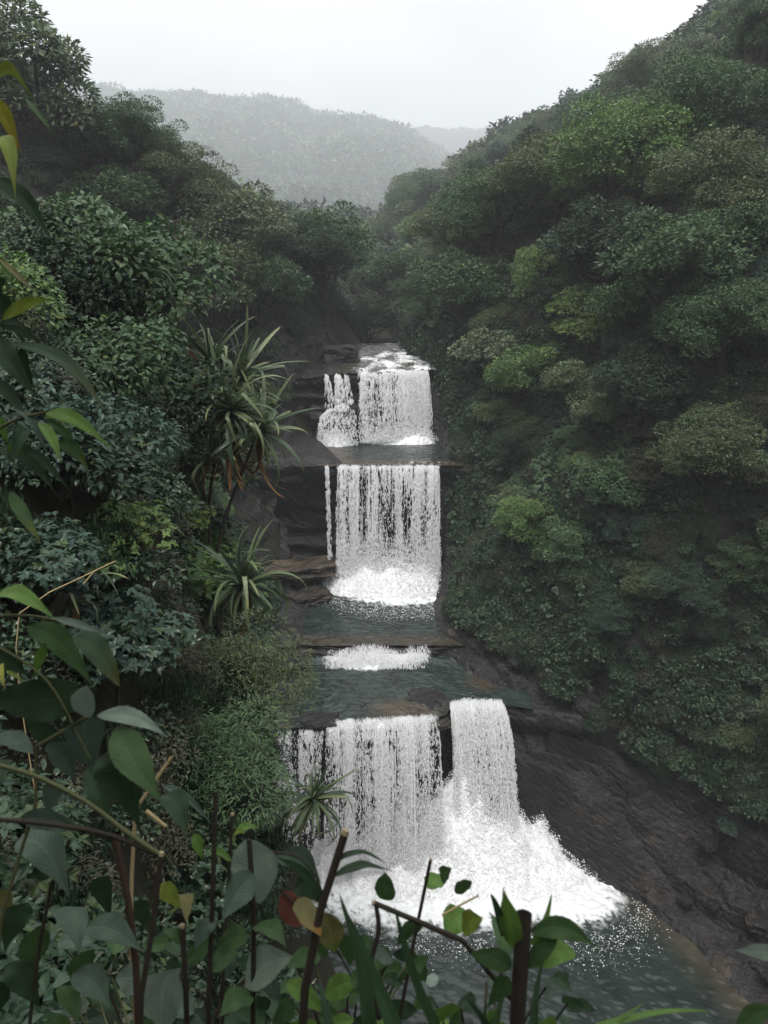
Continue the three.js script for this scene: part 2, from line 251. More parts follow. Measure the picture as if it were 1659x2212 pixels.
pool(-8, 6.4, x => lip2(x) + 0.1, -72, LV.p1 + 0.05, foam1, (x, z) => sm(-64.8, -62.6, z) + sm(-2.4, -4, x - (z + 66) * 0.35), 200, 150, 0.08);
const foam0 = (x, z) => 0.5 + 0.55 * N3(x * 0.7, 3, z * 0.4) - sm(-1.5, -4, x + (z + 72) * 0.15) * 0.5 - 0.25 * sm(-80, -86, z);
pool(-8, 5.4, x => lip1(x) + 0.1, -89, (x, z) => level(Math.min(z, -71.7)) + 0.12 - 0.5 * sm(-3, -8, x), foam0, () => 0.6, 170, 160, 0.16);

// white water made of many small clots of foam
const clotGeo = (() => { const g = mergeVertices(new THREE.IcosahedronGeometry(1, 0).deleteAttribute('uv').deleteAttribute('normal')), p = g.attributes.position; for (let i = 0; i < p.count; i++) { const k = 1 + 0.55 * N3(p.getX(i) * 2.1 + 5, p.getY(i) * 2.1, p.getZ(i) * 2.1); p.setXYZ(i, p.getX(i) * k, p.getY(i) * k, p.getZ(i) * k); } g.computeVertexNormals(); return g; })();
function clots(list, name, parent, mat = M.spray) {
  const o = new THREE.InstancedMesh(clotGeo, mat, list.length); o.name = name; o.userData.kind = 'stuff'; o.castShadow = o.receiveShadow = true;
  const m = new THREE.Matrix4(), q = new THREE.Quaternion(), e = new THREE.Euler();
  list.forEach((c, i) => { q.setFromEuler(e.set(c[6] || 0, c[7] || 0, c[8] || 0)); m.compose(V(c[0], c[1], c[2]), q, V(c[3], c[4], c[5])); o.setMatrixAt(i, m); });
  parent.add(o); return o;
}
// falling sheet: T, B world points along lip and foot; density(u, t) 0..1
function curtain(T, B, n, density, s, size = 0.075, out = []) {
  const r = rng(s), ct = new THREE.CatmullRomCurve3(T), cb = new THREE.CatmullRomCurve3(B); let tries = 0; const goal = out.length + n;
  while (out.length < goal && tries++ < n * 40) {
    const u0 = r(), u =  clamp(u0 + 0.025 * N3(u0 * 9, s, 1)), t = r() * 1.02 - 0.02, a = ct.getPoint(u), b = cb.getPoint(u), tt = Math.max(0, t), x = lerp(a.x, b.x, tt);
    const eg = Math.min(u, 1 - u) * 14 + 0.35 + 0.8 * N3(u > 0.5 ? 3 : 7, tt * 5, s); const k = density(u, tt, x, a.y - tt * tt * (a.y - b.y)) * clamp(eg); if (r() > k) continue;
    const y = lerp(a.y, b.y, tt * tt) + (tt < 0.02 ? 0.06 * r() : 0), z = lerp(a.z, b.z, tt) + (r() - 0.5) * 0.25, w = size * (0.35 + r() * 0.9) * lerp(0.8, 1.3, tt), el = lerp(2.5, 8, r() * r()) * lerp(1.2, 0.8, tt);
    out.push([x + (r() - 0.5) * 0.12, y, z + (t < 0 ? -0.3 * r() : 0), w, w * el, w * 0.8, (r() - 0.5) * 0.5, r() * 6, (r() - 0.5) * 0.6]);
  }
  return out;
}
function streams(T, B, n, s, wid, parent, pick = () => 1) {
  const r = rng(s), ct = new THREE.CatmullRomCurve3(T), cb = new THREE.CatmullRomCurve3(B), gs = [];
  for (let i = 0; i < n; i++) {
    const u = r(), t0 = Math.pow(r(), 1.6) * 0.75, t1 = Math.min(1, t0 + 0.12 + 0.5 * r()), w = wid * (0.3 + r() * r() * 1.4), a = ct.getPoint(u), b = cb.getPoint(u), dz = (r() - 0.5) * 0.2, k0 = r() * 50; if (r() > pick(u, a.x)) continue;
    gs.push(gridGeo(3, 14, (p, q) => { const t = lerp(t0, t1, q), h = w * Math.pow(Math.sin(Math.PI * clamp(q * 0.92 + 0.04)), 0.5) * (0.55 + 1.1 * Math.abs(N3(k0, q * 6, p > 0.5 ? 3 : 9))), c = p * 2 - 1; return V(lerp(a.x, b.x, t) + c * h + 0.06 * N3(k0, q * 4, 1), lerp(a.y, b.y, t * t) + 0.02, lerp(a.z, b.z, t) + dz + (1 - c * c) * h * 0.8 + 0.04 * N3(k0 + 5, q * 9, p * 3)); }));
  }
  part('streams', mergeGeometries(gs), M.spray, parent);
}
const lace = (x, y, s, fx = 3.0, fy = 0.9) => { const a = Math.abs(N3(x * fx + s, y * fy, s)), b = Math.abs(N3(x * fx * 1.9 + s, y * fy * 1.9, s + 4)); return sm(0.24, 0.02, Math.min(a, b + 0.03)); };
const streak = (x, y, s, f = 1.6) => sm(-0.25, 0.4, N3(x * f, y * 0.1, s) + 0.6 * N3(x * f * 2.7, y * 0.22, s + 3));
// heap of white water: a lumpy surface plus clots thrown round it
function heap(parent, name, x0, x1, z0, z1, hf, nu, nv, n, s, spread = 0.5) {
  const yAt = (x, z) => hf(x, z) + (0.34 * Math.abs(N3(x * 1.3, s, z * 1.3)) + 0.2 * Math.abs(N3(x * 3.1, s, z * 3.1)) + 0.1 * N3(x * 7, s, z * 7)) * clamp(hf(x, z) * 0 + 1);
  const g = gridGeo(nu, nv, (u, v) => { const x = lerp(x0, x1, u), z = lerp(z0, z1, v); return V(x + 0.1 * N3(x * 3, z * 3, s), yAt(x, z), z + 0.1 * N3(z * 3, x * 3, s)); });
  part(name, g, M.foam, parent);
  const r = rng(s * 77 + 5), out = [];
  while (out.length < n) { const x = lerp(x0, x1, r()), z = lerp(z0, z1, r()), y = yAt(x, z); if (!(y > -50)) continue; const w = 0.015 + 0.05 * r() * r(); out.push([x, y + Math.pow(r(), 3) * spread - 0.02, z, w, w * (0.7 + r()), w, r() * 6, r() * 6, 0]); }
  return out;
}

function flakes(parent, x0, x1, z0, z1, y, foam, n, s) {
  const r = rng(s), out = []; let k = 0;
  while (out.length < n && k++ < n * 60) { const x = lerp(x0, x1, r()), z = lerp(z0, z1, r()), f = foam(x, z), a = Math.min(Math.abs(N3(x * 1.7, s, z * 2.6)), Math.abs(N3(x * 4.3, s, z * 6)) + 0.04); if (r() > sm(0.05, 0.8, f) * sm(0.2, 0.02, a)) continue; const w = 0.009 + 0.02 * r() * r(); out.push([x, y + 0.02 + 0.05 * r(), z, w * 2.2, w * 0.4, w, 0, r() * 6, 0]); }
  clots(out, 'foam_flakes', parent, M.foam);
}
{ // middle fall: one broad curtain
  const f = new THREE.Group(); addTop(f, 'waterfall'); tag(f, 'broad white curtain waterfall between two rock shelves, the middle of three', 'waterfall');
  const y0 = 21.98, px = [729, 760, 800, 845, 890, 925, 950];
  const T = px.map(p => { const q = onZ(p, 1006, -61.7); return V(q.x, y0, lip2(q.x) + 0.15); }), B = T.map((q, i) => V(q.x + (i - 3) * 0.06, 13.2, q.z + 1.5));
  const list = curtain(T, B, 38000, (u, t, x, y) => clamp(Math.max(0.1 + 1.0 * streak(x, y, 3.3), sm(0.72, 1, t)) * lerp(lace(x, y, 1.7), 1, Math.max(sm(0.12, 0, t) * 0.8, sm(0.6, 1, t) * 0.8, 0.35 * streak(x, y, 7.7, 1.1))) * 1.2), 11, 0.026);
  // thin thread to one side
  const th = onZ(706, 1012, -61.5), T2 = [V(th.x - 0.12, 22, th.z), V(th.x + 0.12, 22, th.z)], B2 = [V(th.x - 0.05, 14, th.z + 0.5), V(th.x + 0.3, 13, th.z + 0.5)];
  clots(list, 'curtain', f); streams(T, B, 420, 3, 0.06, f, (u, x) => 0.15 + 0.85 * streak(x, 18, 3.3)); clots(curtain(T2, B2, 450, (u, t, x, y) => lace(x, y, 9) + 0.3, 12, 0.05), 'side_thread', f);
  const hf = (x, z) => { const e = dist(x, z, 0.6, -61.2, 6.0, 3.0); return 11.35 + 3.0 * Math.pow(clamp(1 - e * e), 0.8) * (0.75 + 0.5 * N3(x * 0.45, 3, z * 0.45)) - 0.8 * sm(0.93, 1.08, e); };
  clots(heap(f, 'foam_heap', -5.6, 6.2, -61.9, -58, hf, 150, 70, 30000, 3, 0.9), 'spray', f);
  flakes(f, -7, 6, -61, -54.5, LV.p2, (x, z) => sm(1.5, 0.4, dist(x, z, 1.6, -60.6, 6.4, 5)), 7000, 3);
}
{ // low rapid over the sill between the two middle pools
  const f = new THREE.Group(); addTop(f, 'waterfall'); tag(f, 'low foaming rapid over the sill between the two middle pools', 'waterfall');
  const T = [[715, 1402], [760, 1398], [800, 1392], [835, 1396], [880, 1400], [925, 1404]].map(([p, q], i) => { const w = onZ(p, q, -50.8); return V(w.x, 11.75, -50.5 - 0.5 * N3(w.x * 0.5, 2, 2)); }), B = T.map((q, i) => V(q.x - 0.4 + 0.15 * i, 10.85, q.z + 1.5 + 0.5 * N3(i * 1.7, 4, 1)));
  clots(curtain(T, B, 5000, (u, t, x, y) => clamp(lerp(0.25, 1, sm(0.15, 0.6, t)) * (0.35 + 0.65 * lace(x, t * 3, 81)) * sm(-0.2, 0.35, N3(x * 0.45, t * 0.8, 83) + 0.15)), 54, 0.024), 'curtain', f);
  const hf = (x, z) => { const e = dist(x, z, -0.3, -50.2 - 0.1 * x, 4.3, 1.7) + 0.8 * fbm(x * 0.7, 2, z * 0.9, 3); return 10.16 + 0.5 * clamp(1 - e * e) - 0.4 * sm(0.8, 1.1, e); };
  clots(heap(f, 'foam_heap', -4.8, 4.6, -51, -47.8, hf, 120, 50, 5000, 9, 0.12), 'spray', f);
}
{ // upper fall
  const f = new THREE.Group(); addTop(f, 'waterfall'); tag(f, 'stepped white waterfall highest up the gorge, parted by a bare dark rock', 'waterfall');
  const L = (p, q, z) => onZ(p, q, z);
  const T = [[775, 812], [800, 808], [840, 803], [880, 798], [925, 800]].map(([p, q]) => { const w = L(p, q, -71.4); return V(w.x, 28.25, lip1(w.x) + 0.1); }), B = T.map((q, i) => V(q.x + 0.25 * i / 2, 22.3, q.z + 1.8));
  const list = curtain(T, B, 27000, (u, t, x, y) => clamp(lerp(0.3 + 0.9 * streak(x, y, 13.3), 1, sm(0.4, 0.8, u) * 0.7) * lerp(lace(x, y, 21), 1, Math.max(sm(0.5, 0.95, u) * 0.65, sm(0.8, 1, t)))), 21, 0.026);
  clots(list, 'curtain', f); streams(T, B, 300, 4, 0.06, f, (u, x) => 0.15 + 0.85 * sm(0.2, 0.8, u));
  for (const [p0, p1, n] of [[702, 707, 170], [723, 733, 520], [744, 748, 120]]) { const a = L(p0, 812, -70.9), b = L(p1, 812, -70.9); clots(curtain([V(a.x, 27.95, -71), V(b.x, 27.95, -71)], [V(a.x, 24.9, -70.4), V(b.x + 0.7, 24.9, -70.3)], n, (u, t, x, y) => 0.25 + lace(x, y, p0), 30 + p0, 0.06), 'side_thread', f); }
  const a = L(692, 890, -69.8), b = L(766, 885, -69.8);
  clots(curtain([V(a.x, 24.5, -69.8), V(lerp(a.x, b.x, 0.25), 25.1, -70), V(lerp(a.x, b.x, 0.6), 25.5, -70.1), V(b.x, 25.2, -70)], [V(a.x - 0.3, 22.1, -68.9), V(lerp(a.x, b.x, 0.3), 22.1, -68.7), V(lerp(a.x, b.x, 0.65), 22.1, -68.8), V(b.x + 0.3, 22.2, -69)], 4200, (u, t, x, y) => 0.04 + 0.8 * lace(x, y, 5), 41, 0.026), 'lower_curtain', f);
  const hf = (x, z) => { const e = dist(x, z, 1.6, -70.7, 4.6, 1.5), e2 = dist(x, z, -4.4, -69.6, 1.9, 1.1); return 21.6 + 1.6 * clamp(1 - e * e) * (0.75 + 0.6 * N3(x * 0.5, 3, z * 0.5)) + 1.3 * clamp(1 - e2 * e2) - 0.5 * sm(0.9, 1.1, Math.min(e, e2)); };
  clots(heap(f, 'foam_heap', -6.4, 6.4, -71.6, -68.6, hf, 120, 40, 14000, 5, 0.8), 'spray', f);
}
{ // lower fall: a wide ragged curtain and a separate chute, meeting in one heap
  const f = new THREE.Group(); addTop(f, 'waterfall'); tag(f, 'widest white waterfall lowest in the gorge, split in two by a rock slab', 'waterfall');
  const W = (p, q, z) => onZ(p, q, z);
  const T = [[708, 1562], [760, 1560], [820, 1556], [880, 1556], [945, 1556]].map(([p, q]) => { const w = W(p, q, -42.6); return V(w.x, 10.72, lip3(w.x) + 0.15); }), B = T.map((q, i) => V(q.x + [-0.2, 0, 0.1, 0.3, 0.5][i], 1.5, q.z + 2.2));
  clots(curtain(T, B, 56000, (u, t, x, y) => clamp((0.15 + 0.95 * streak(x, y, 33, 1.1)) * lerp(lace(x, y, 31), 1, Math.max(0.5 * streak(x, y, 39, 0.7), sm(0.65, 1, t) * 0.9, sm(0.1, 0, t)))), 51, 0.025), 'curtain', f); streams(T, B, 420, 5, 0.065, f, (u, x) => 0.15 + 0.85 * streak(x, 8, 33, 1.1));
  const T3 = [[970, 1508], [1005, 1498], [1045, 1500], [1082, 1516]].map(([p, q]) => { const w = W(p, q, -45); return V(w.x, 10.8, lip3(w.x) + 0.1); }), B3 = T3.map((q, i) => V(q.x + [0.3, 0.5, 0.8, 1.2][i], 2.8, -42.2));
  clots(curtain(T3, B3, 30000, (u, t, x, y) => clamp(lerp(lace(x, y, 61), 1, 0.25 + 0.5 * sm(0.4, 0, t) + 0.6 * sm(0.8, 1, t))), 52, 0.025), 'chute', f); streams(T3, B3, 220, 6, 0.06, f);
  const T4 = [[600, 1600], [650, 1580], [700, 1570]].map(([p, q]) => { const w = W(p, q, -42); return V(w.x, 10.5, -41.9); }), B4 = T4.map(q => V(q.x - 0.3, 1, -39.6));
  clots(curtain(T4, B4, 9000, (u, t, x, y) => clamp(0.15 * streak(x, y, 3) + 0.8 * lace(x, y, 71) * streak(x, y, 75, 1.2)), 53, 0.024), 'side_thread', f);
  const hf = (x, z) => {
    const j = 0.3 * fbm(x * 0.8, 4, z * 0.8, 2), e = dist(x, z, 3.4, -43.2, 9.2, 4.4) + j, e2 = dist(x, z, 9.2, -42.4, 5.4, 3.6) + j;
    return -0.45 + (5.9 * Math.pow(clamp(1 - e), 0.9) * (1.05 + 0.25 * N3(x * 0.7, 1, z * 0.2)) + 1.3 * clamp(1 - e2 * e2)) * (0.8 + 0.45 * N3(x * 0.4, 3, z * 0.5) + 0.25 * N3(x * 1.1, 7, z * 0.7)) - 0.7 * sm(0.93, 1.12, Math.min(e, e2));
  };
  clots(heap(f, 'foam_heap', -7, 15, -44.2, -38.4, hf, 300, 130, 70000, 7, 0.8), 'spray', f);
  flakes(f, -7, 18, -43, -33.5, LV.p4, (x, z) => Math.max(sm(1.5, 0.4, dist(x, z, 4, -41, 11.5, 5.4)), sm(1.5, 0.4, dist(x, z, 11.5, -40, 5.4, 5))), 13000, 7);
}

// ---------------------------------------------------------------- foliage kit
function leafSoup() { return { p: [], c: [] }; }
const _a = V(0, 0, 0), _b = V(0, 0, 0), _n = V(0, 0, 0);
function addLeaf(S, pos, dir, nor, len, wid, col, fold = 0.25) { // two faces folded along the midrib
  _b.crossVectors(dir, nor).normalize(); _n.crossVectors(_b, dir).normalize();
  const m = 0.45, x = pos.x, y = pos.y, z = pos.z, tx = x + dir.x * len, ty = y + dir.y * len, tz = z + dir.z * len;
  const cx = x + dir.x * len * m, cy = y + dir.y * len * m, cz = z + dir.z * len * m, up = wid * fold;
  const lx = cx + _b.x * wid + _n.x * up, ly = cy + _b.y * wid + _n.y * up, lz = cz + _b.z * wid + _n.z * up, rx = cx - _b.x * wid + _n.x * up, ry = cy - _b.y * wid + _n.y * up, rz = cz - _b.z * wid + _n.z * up;
  S.p.push(x, y, z, lx, ly, lz, tx, ty, tz, x, y, z, tx, ty, tz, rx, ry, rz);
  for (let i = 0; i < 6; i++) S.c.push(col[0], col[1], col[2]);
}
function addLeafFine(S, pos, dir, nor, len, wid, col, fold = 0.25, curl = 0.3) { // rounded, curling leaf for foliage near the viewpoint
  _b.crossVectors(dir, nor).normalize(); _n.crossVectors(_b, dir).normalize();
  const R = [[0, 0.04], [0.22, 0.72], [0.48, 1], [0.76, 0.62], [1, 0]].map(([t, w]) => { const d = len * t, dn = -curl * len * t * t, c = [pos.x + dir.x * d + _n.x * dn, pos.y + dir.y * d + _n.y * dn, pos.z + dir.z * d + _n.z * dn], e = wid * w, u = e * fold; return [[c[0] + _b.x * e + _n.x * u, c[1] + _b.y * e + _n.y * u, c[2] + _b.z * e + _n.z * u], c, [c[0] - _b.x * e + _n.x * u, c[1] - _b.y * e + _n.y * u, c[2] - _b.z * e + _n.z * u]]; });
  for (let i = 0; i < 4; i++) for (let k = 0; k < 2; k++) { const A = R[i][k], B = R[i][k + 1], C = R[i + 1][k], D = R[i + 1][k + 1]; S.p.push(...A, ...B, ...C); if (i < 3) S.p.push(...B, ...D, ...C); else { S.p.splice(-9, 9, ...A, ...B, ...R[4][1]); } }
  const n = S.p.length / 3 - S.c.length / 3; for (let i = 0; i < n; i++) S.c.push(col[0], col[1], col[2]);
}
function soupGeo(S) { const g = new THREE.BufferGeometry(); g.setAttribute('position', new THREE.Float32BufferAttribute(S.p, 3)); g.setAttribute('color', new THREE.Float32BufferAttribute(S.c, 3)); return g; }
const rdir = (r, ymin = -1) => { const y = lerp(ymin, 1, r()), a = r() * 6.2832, s = Math.sqrt(Math.max(0, 1 - y * y)); return V(Math.cos(a) * s, y, Math.sin(a) * s); };
function tone(r, spread = 0.3, yellow = 0.12) { const k = 1 + (r() - 0.5) * 2 * spread, yv = r() < yellow ? 0.5 + r() * 0.7 : 0; return [k * (1 + yv * 0.55), k * (1 + yv * 0.25), k * (1 - yv * 0.25)]; }
// crown of leafy clumps; R radius, tall = height/radius, mode of leaf posture
function crownGeo(o) {
  const r = rng(o.seed), S = leafSoup(), C = [], leafFn = o.fine ? addLeafFine : addLeaf;
  for (let i = 0; i < o.clumps; i++) {
    const d = rdir(r, o.ymin ?? -0.3), k = Math.pow(r(), 0.4) * 0.82, c = V(d.x * o.R * k, o.h + d.y * o.R * o.tall * k, d.z * o.R * k); c.y += o.R * 0.35 * N3(c.x * 0.5, c.z * 0.5, o.seed);
    C.push({ c, r: o.R * lerp(o.cr[0], o.cr[1], r()), k: 1 + (r() - 0.5) * 0.3, w: r() });
  }
  const tot = C.reduce((s, c) => s + c.r * c.r, 0);
  for (const c of C) {
    const n = Math.round(o.leaves * c.r * c.r / tot), ck = lerp(0.9, 1.1, c.w);
    if (o.mode === 'whorl') { // leaves in rosettes at twig ends
      for (let i = 0; i < n / 7; i++) {
        const d = rdir(r, -0.35), p = d.clone().multiplyScalar(c.r * (0.6 + 0.45 * r())).multiply(V(1, o.flat ?? 0.75, 1)).add(c.c), ax = d.clone().add(V(0, 0.8, 0)).normalize(), tn = tone(r, 0.25, o.yellow ?? 0.1);
        for (let k = 0; k < 7; k++) { const a = k * 0.9 + r(), u = rdir(r).cross(ax).normalize(), dd = u.multiplyScalar(0.9).addScaledVector(ax, 0.15 + 0.4 * r()).normalize(); leafFn(S, p, dd, ax, o.len * (0.7 + 0.5 * r()), o.wid, tn.map((t, j) => t * c.k * (j === 0 ? ck : 1) * (0.9 + 0.2 * r()))); }
      }
      continue;
    }
    for (let i = 0; i < n; i++) {
      const d = rdir(r, o.lmin ?? -0.45), p = d.clone().multiplyScalar(c.r * (0.68 + 0.42 * Math.sqrt(r()))).multiply(V(1, o.flat ?? 0.8, 1)).add(c.c);
      if (o.mode === 'droop') p.y -= r() * r() * c.r * 1.6;
      const dir = o.mode === 'droop' ? V((r() - 0.5) * 0.7 + d.x * 0.3, -0.9, (r() - 0.5) * 0.7 + d.z * 0.3).normalize() : d.clone().multiplyScalar(0.7).add(V((r() - 0.5) * 1.5, -0.25 + (r() - 0.5) * 0.9, (r() - 0.5) * 1.5)).normalize();
      const nor = o.mode === 'droop' ? V(d.x, 0.3, d.z).add(rdir(r).multiplyScalar(0.5)).normalize() : V(d.x * 0.5, 1, d.z * 0.5).add(rdir(r).multiplyScalar(0.55)).normalize();
      const tn = tone(r, 0.28, o.yellow ?? 0.1); leafFn(S, p, dir, nor, o.len * (0.6 + 0.7 * r()), o.wid * (0.7 + 0.5 * r()), tn.map((t, j) => t * c.k * (j === 0 ? ck : 1)));
    }
  }
  return { geo: soupGeo(S), C };
}
function trunkGeo(o, C) {
  const r = rng(o.seed + 99), gs = [], lean = V((r() - 0.5) * 0.8, 0, (r() - 0.5) * 0.8), top = V(lean.x, o.h + o.R * o.tall * 0.35, lean.z), th = o.th ?? 0.17;
  gs.push(limb([V(0, -1.2, 0), V(lean.x * 0.2, o.h * 0.3, lean.z * 0.1), V(lean.x * 0.5 + 0.2, o.h * 0.65, lean.z * 0.6), top], th * 1.3, th * 0.3, 10, 7));
  for (const c of C.slice(0, o.limbs ?? 14)) { const s = 0.35 + 0.45 * r(), b = V(lean.x * s, lerp(0, top.y, s), lean.z * s), m = b.clone().lerp(c.c, 0.5); m.y += -0.1 * o.R; gs.push(limb([b, m, c.c], th * 0.45, th * 0.1, 6, 5)); }
  return mergeGeometries(gs);
}
function makeTree(o, mat) {
  const { geo, C } = crownGeo(o), g = new THREE.Group();
  part('trunk', trunkGeo(o, C), M.bark, g); part('crown', geo, mat, g); g.userData.R = o.R; g.userData.h = o.h; g.userData.top = o.h + o.R * o.tall; return g;
}
const G = { dark: leafMat(0.020, 0.039, 0.021), mid: leafMat(0.046, 0.084, 0.038), olive: leafMat(0.068, 0.092, 0.044), blue: leafMat(0.031, 0.058, 0.041), bright: leafMat(0.088, 0.150, 0.046), pale: leafMat(0.095, 0.125, 0.074), lime: leafMat(0.105, 0.165, 0.05), brown: leafMat(0.036, 0.038, 0.025) };
const tr = {};
const TD = { R: 3.4, h: 4.6, clumps: 34, cr: [0.15, 0.3], tall: 0.85, leaves: 9000, len: 0.25, wid: 0.06, limbs: 16 };
tr.round = [1, 2, 3].map(s => ({ ...TD, seed: s }));
tr.tall = [4, 5].map(s => ({ ...TD, seed: s, R: 2.7, h: 6, tall: 1.35, clumps: 34, cr: [0.17, 0.32] }));
tr.layer = [6, 7].map(s => ({ ...TD, seed: s, clumps: 44, cr: [0.18, 0.32], flat: 0.45, leaves: 9500, tall: 0.9, len: 0.22, wid: 0.055, ymin: -0.5 }));
tr.big = [16].map(s => ({ ...TD, seed: s, R: 6.5, h: 6, clumps: 76, cr: [0.1, 0.25], leaves: 24000, len: 0.26, wid: 0.062, th: 0.3, flat: 0.65 }));
tr.droop = [8, 9].map(s => ({ ...TD, seed: s, mode: 'droop', clumps: 40, cr: [0.2, 0.32], tall: 1.0, len: 0.34, wid: 0.045 }));
tr.shrub = [10, 11].map(s => ({ ...TD, seed: s, R: 1.5, h: 1.2, clumps: 22, cr: [0.26, 0.4], tall: 0.8, leaves: 4200, len: 0.15, wid: 0.034, th: 0.05, mode: 'whorl', limbs: 12, fine: 1 }));
tr.fine = [12, 13].map(s => ({ ...TD, seed: s, R: 1.5, h: 1.2, clumps: 20, cr: [0.3, 0.45], tall: 0.9, leaves: 7000, len: 0.13, wid: 0.013, th: 0.04, limbs: 12, fine: 1 }));
tr.bush = [14, 15].map(s => ({ ...TD, seed: s, R: 1.6, h: 1.2, clumps: 24, cr: [0.26, 0.4], tall: 0.8, leaves: 5200, len: 0.13, wid: 0.036, th: 0.05, limbs: 12, fine: 1 }));
const protos = {};
function proto(kind, variant, mk) { const k = kind + variant + mk; return protos[k] || (protos[k] = (() => { const base = protos[kind + variant] || (protos[kind + variant] = makeTree(tr[kind][variant], G.dark)); const g = base.clone(); g.userData = { ...base.userData }; g.children.find(c => c.name === 'crown').material = G[mk]; return g; })()); }

// where things may stand: the river and its bare rock stay open, and no crown rises above the skyline
const RIVER = [[700, 700], [765, 690], [840, 742], [880, 770], [930, 790], [945, 870], [968, 920], [965, 990], [950, 1010], [955, 1180], [975, 1250], [950, 1310], [950, 1330], [1120, 1440], [1240, 1560], [1400, 1680], [1560, 1740], [1659, 1800], [1659, 2212], [700, 2212], [672, 1900], [612, 1700], [625, 1560], [620, 1480], [600, 1390], [640, 1270], [560, 1190], [540, 1050], [560, 1000], [640, 960], [620, 870], [620, 790], [640, 760]];
const PINES = [[385, 690], [470, 650], [560, 690], [650, 860], [650, 960], [600, 1060], [420, 1040], [395, 900]], PINE2 = [[425, 1190], [640, 1190], [660, 1330], [600, 1400], [460, 1400]];
const inPoly = (P, x, y) => { let s = false; for (let i = 0, j = P.length - 1; i < P.length; j = i++) if ((P[i][1] > y) !== (P[j][1] > y) && x < (P[j][0] - P[i][0]) * (y - P[i][1]) / (P[j][1] - P[i][1]) + P[i][0]) s = !s; return s; };
const skyY = px => tab([[0, -40], [60, 90], [130, 180], [170, 215], [250, 225], [330, 245], [420, 315], [500, 385], [600, 435], [700, 470], [770, 495], [830, 450], [855, 375], [910, 368], [950, 368], [1000, 330], [1060, 295], [1080, 268], [1130, 248], [1200, 228], [1230, 200], [1300, 180], [1400, 112], [1440, 85], [1480, 60], [1540, 8], [1600, -40], [1659, -60]], px);
const leftMax = y => tab([[0, 90], [150, 150], [240, 330], [400, 520], [600, 585], [700, 600], [850, 632], [960, 600], [1050, 540], [1180, 545], [1270, 610], [1400, 600], [1500, 680], [1600, 610], [1900, 640], [2212, 640]], y);
function blocked(c, R, ty = 1) { // c crown centre
  const q = toPx(c); if (!q) return false; const pr = R * FOC / q[2];
  for (let k = 0; k < 10; k++) {
    const a = k * 0.6283, x = q[0] + Math.cos(a) * pr * 0.92, y = q[1] + Math.sin(a) * pr * 0.92 * ty;
    if (q[2] < 92 && inPoly(RIVER, x, y)) return true;
    if (q[2] < 22 && inPoly(PINES, x, y) || q[2] < 16.4 && inPoly(PINE2, x, y)) return true;
    if (q[2] < 75 && c.x < 0 && x > leftMax(clamp(y, 0, 2212)) && y < 1500) return true;
    if (q[2] < 900 && Math.sin(a) < 0.1 && y < skyY(clamp(x, 0, DW))) return true;
  }
  return q[2] < 92 && inPoly(RIVER, q[0], q[1]);
}
const seen = (c, R) => { const q = toPx(c); if (!q) return false; const pr = R * FOC / q[2] * 1.1; return q[0] > -pr && q[0] < DW + pr && q[1] > -pr && q[1] < DH + pr; };
const treesAt = [];
function putTree(kind, variant, mk, pos, s, turn, label, category, group, name) {
  const g = proto(kind, variant, mk).clone(); g.userData = {}; g.position.copy(pos); g.scale.setScalar(s); g.rotation.y = turn; addTop(g, name); tag(g, label, category, group); return g;
}
// crown centre along a sight line, standing where that line meets the slope
function hit(px, py, lift, dmin = 3, dmax = 260) { const r = ray(px, py); for (let d = dmin; d < dmax; d += 0.1) { const p = r.clone().multiplyScalar(d).add(EYE); if (p.y - lift < H(p.x, p.z)) return { p, d }; } return { p: at(px, py, dmax), d: dmax }; }
function special(kind, variant, mk, px, py, Rm, label, category, name, turn = 1, dmin = 9) {
  const o = tr[kind][variant], s = Rm / o.R, { p, d } = hit(px, py, o.h * s * 0.9, dmin); const y = p.y - (o.h + 0.15 * o.R) * s;
  treesAt.push([p.x, p.z, Rm * 0.8]); return putTree(kind, variant, mk, V(p.x, y, p.z), s, turn, label, category, null, name);
}
// trees one can single out
const WOOD = { round: 'round crowned', tall: 'tall narrow crowned', layer: 'tiered', droop: 'drooping leaved', big: 'broad many clumped' }, HUE = { dark: 'dark green', mid: 'mid green', olive: 'olive green', blue: 'blue green', bright: 'fresh green', pale: 'pale grey green', brown: 'brownish' };
special('big', 0, 'bright', 1360, 340, 8, 'tallest pale green tree with domed layered crown across the river', 'tree', 'broadleaf_tree', 0.4);
special('round', 1, 'bright', 1140, 800, 3.6, 'bright green domed tree leaning out beside the upper and middle falls', 'tree', 'broadleaf_tree', 2);
special('layer', 1, 'lime', 1270, 680, 3.2, 'lime green tree of flat leafy tiers against dark foliage', 'tree', 'broadleaf_tree', 1);
special('layer', 0, 'lime', 1180, 575, 3.2, 'yellow green tiered tree just above the lime green one', 'tree', 'broadleaf_tree', 3);
special('layer', 1, 'olive', 1060, 700, 2.8, 'yellowish bushy tree on the far bank level with the upper fall', 'tree', 'broadleaf_tree', 4);
special('round', 2, 'pale', 880, 420, 7, 'pale round tree at the tip of the spur before the far ridge', 'tree', 'broadleaf_tree', 2);
special('round', 0, 'mid', 990, 610, 5, 'wide dark dome-crowned tree spreading over the river head', 'tree', 'broadleaf_tree', 5);
{ const p = onZ(1290, 200, -330); putTree('tall', 0, 'dark', V(p.x, p.y - 12, p.z), 1.75, 1, 'lone tree standing clear of the ridge against the sky', 'tree', null, 'broadleaf_tree'); }
special('tall', 1, 'pale', 45, 190, 6, 'leafy tree rising above the skyline behind the overhanging leaves', 'tree', 'broadleaf_tree', 1, 60);
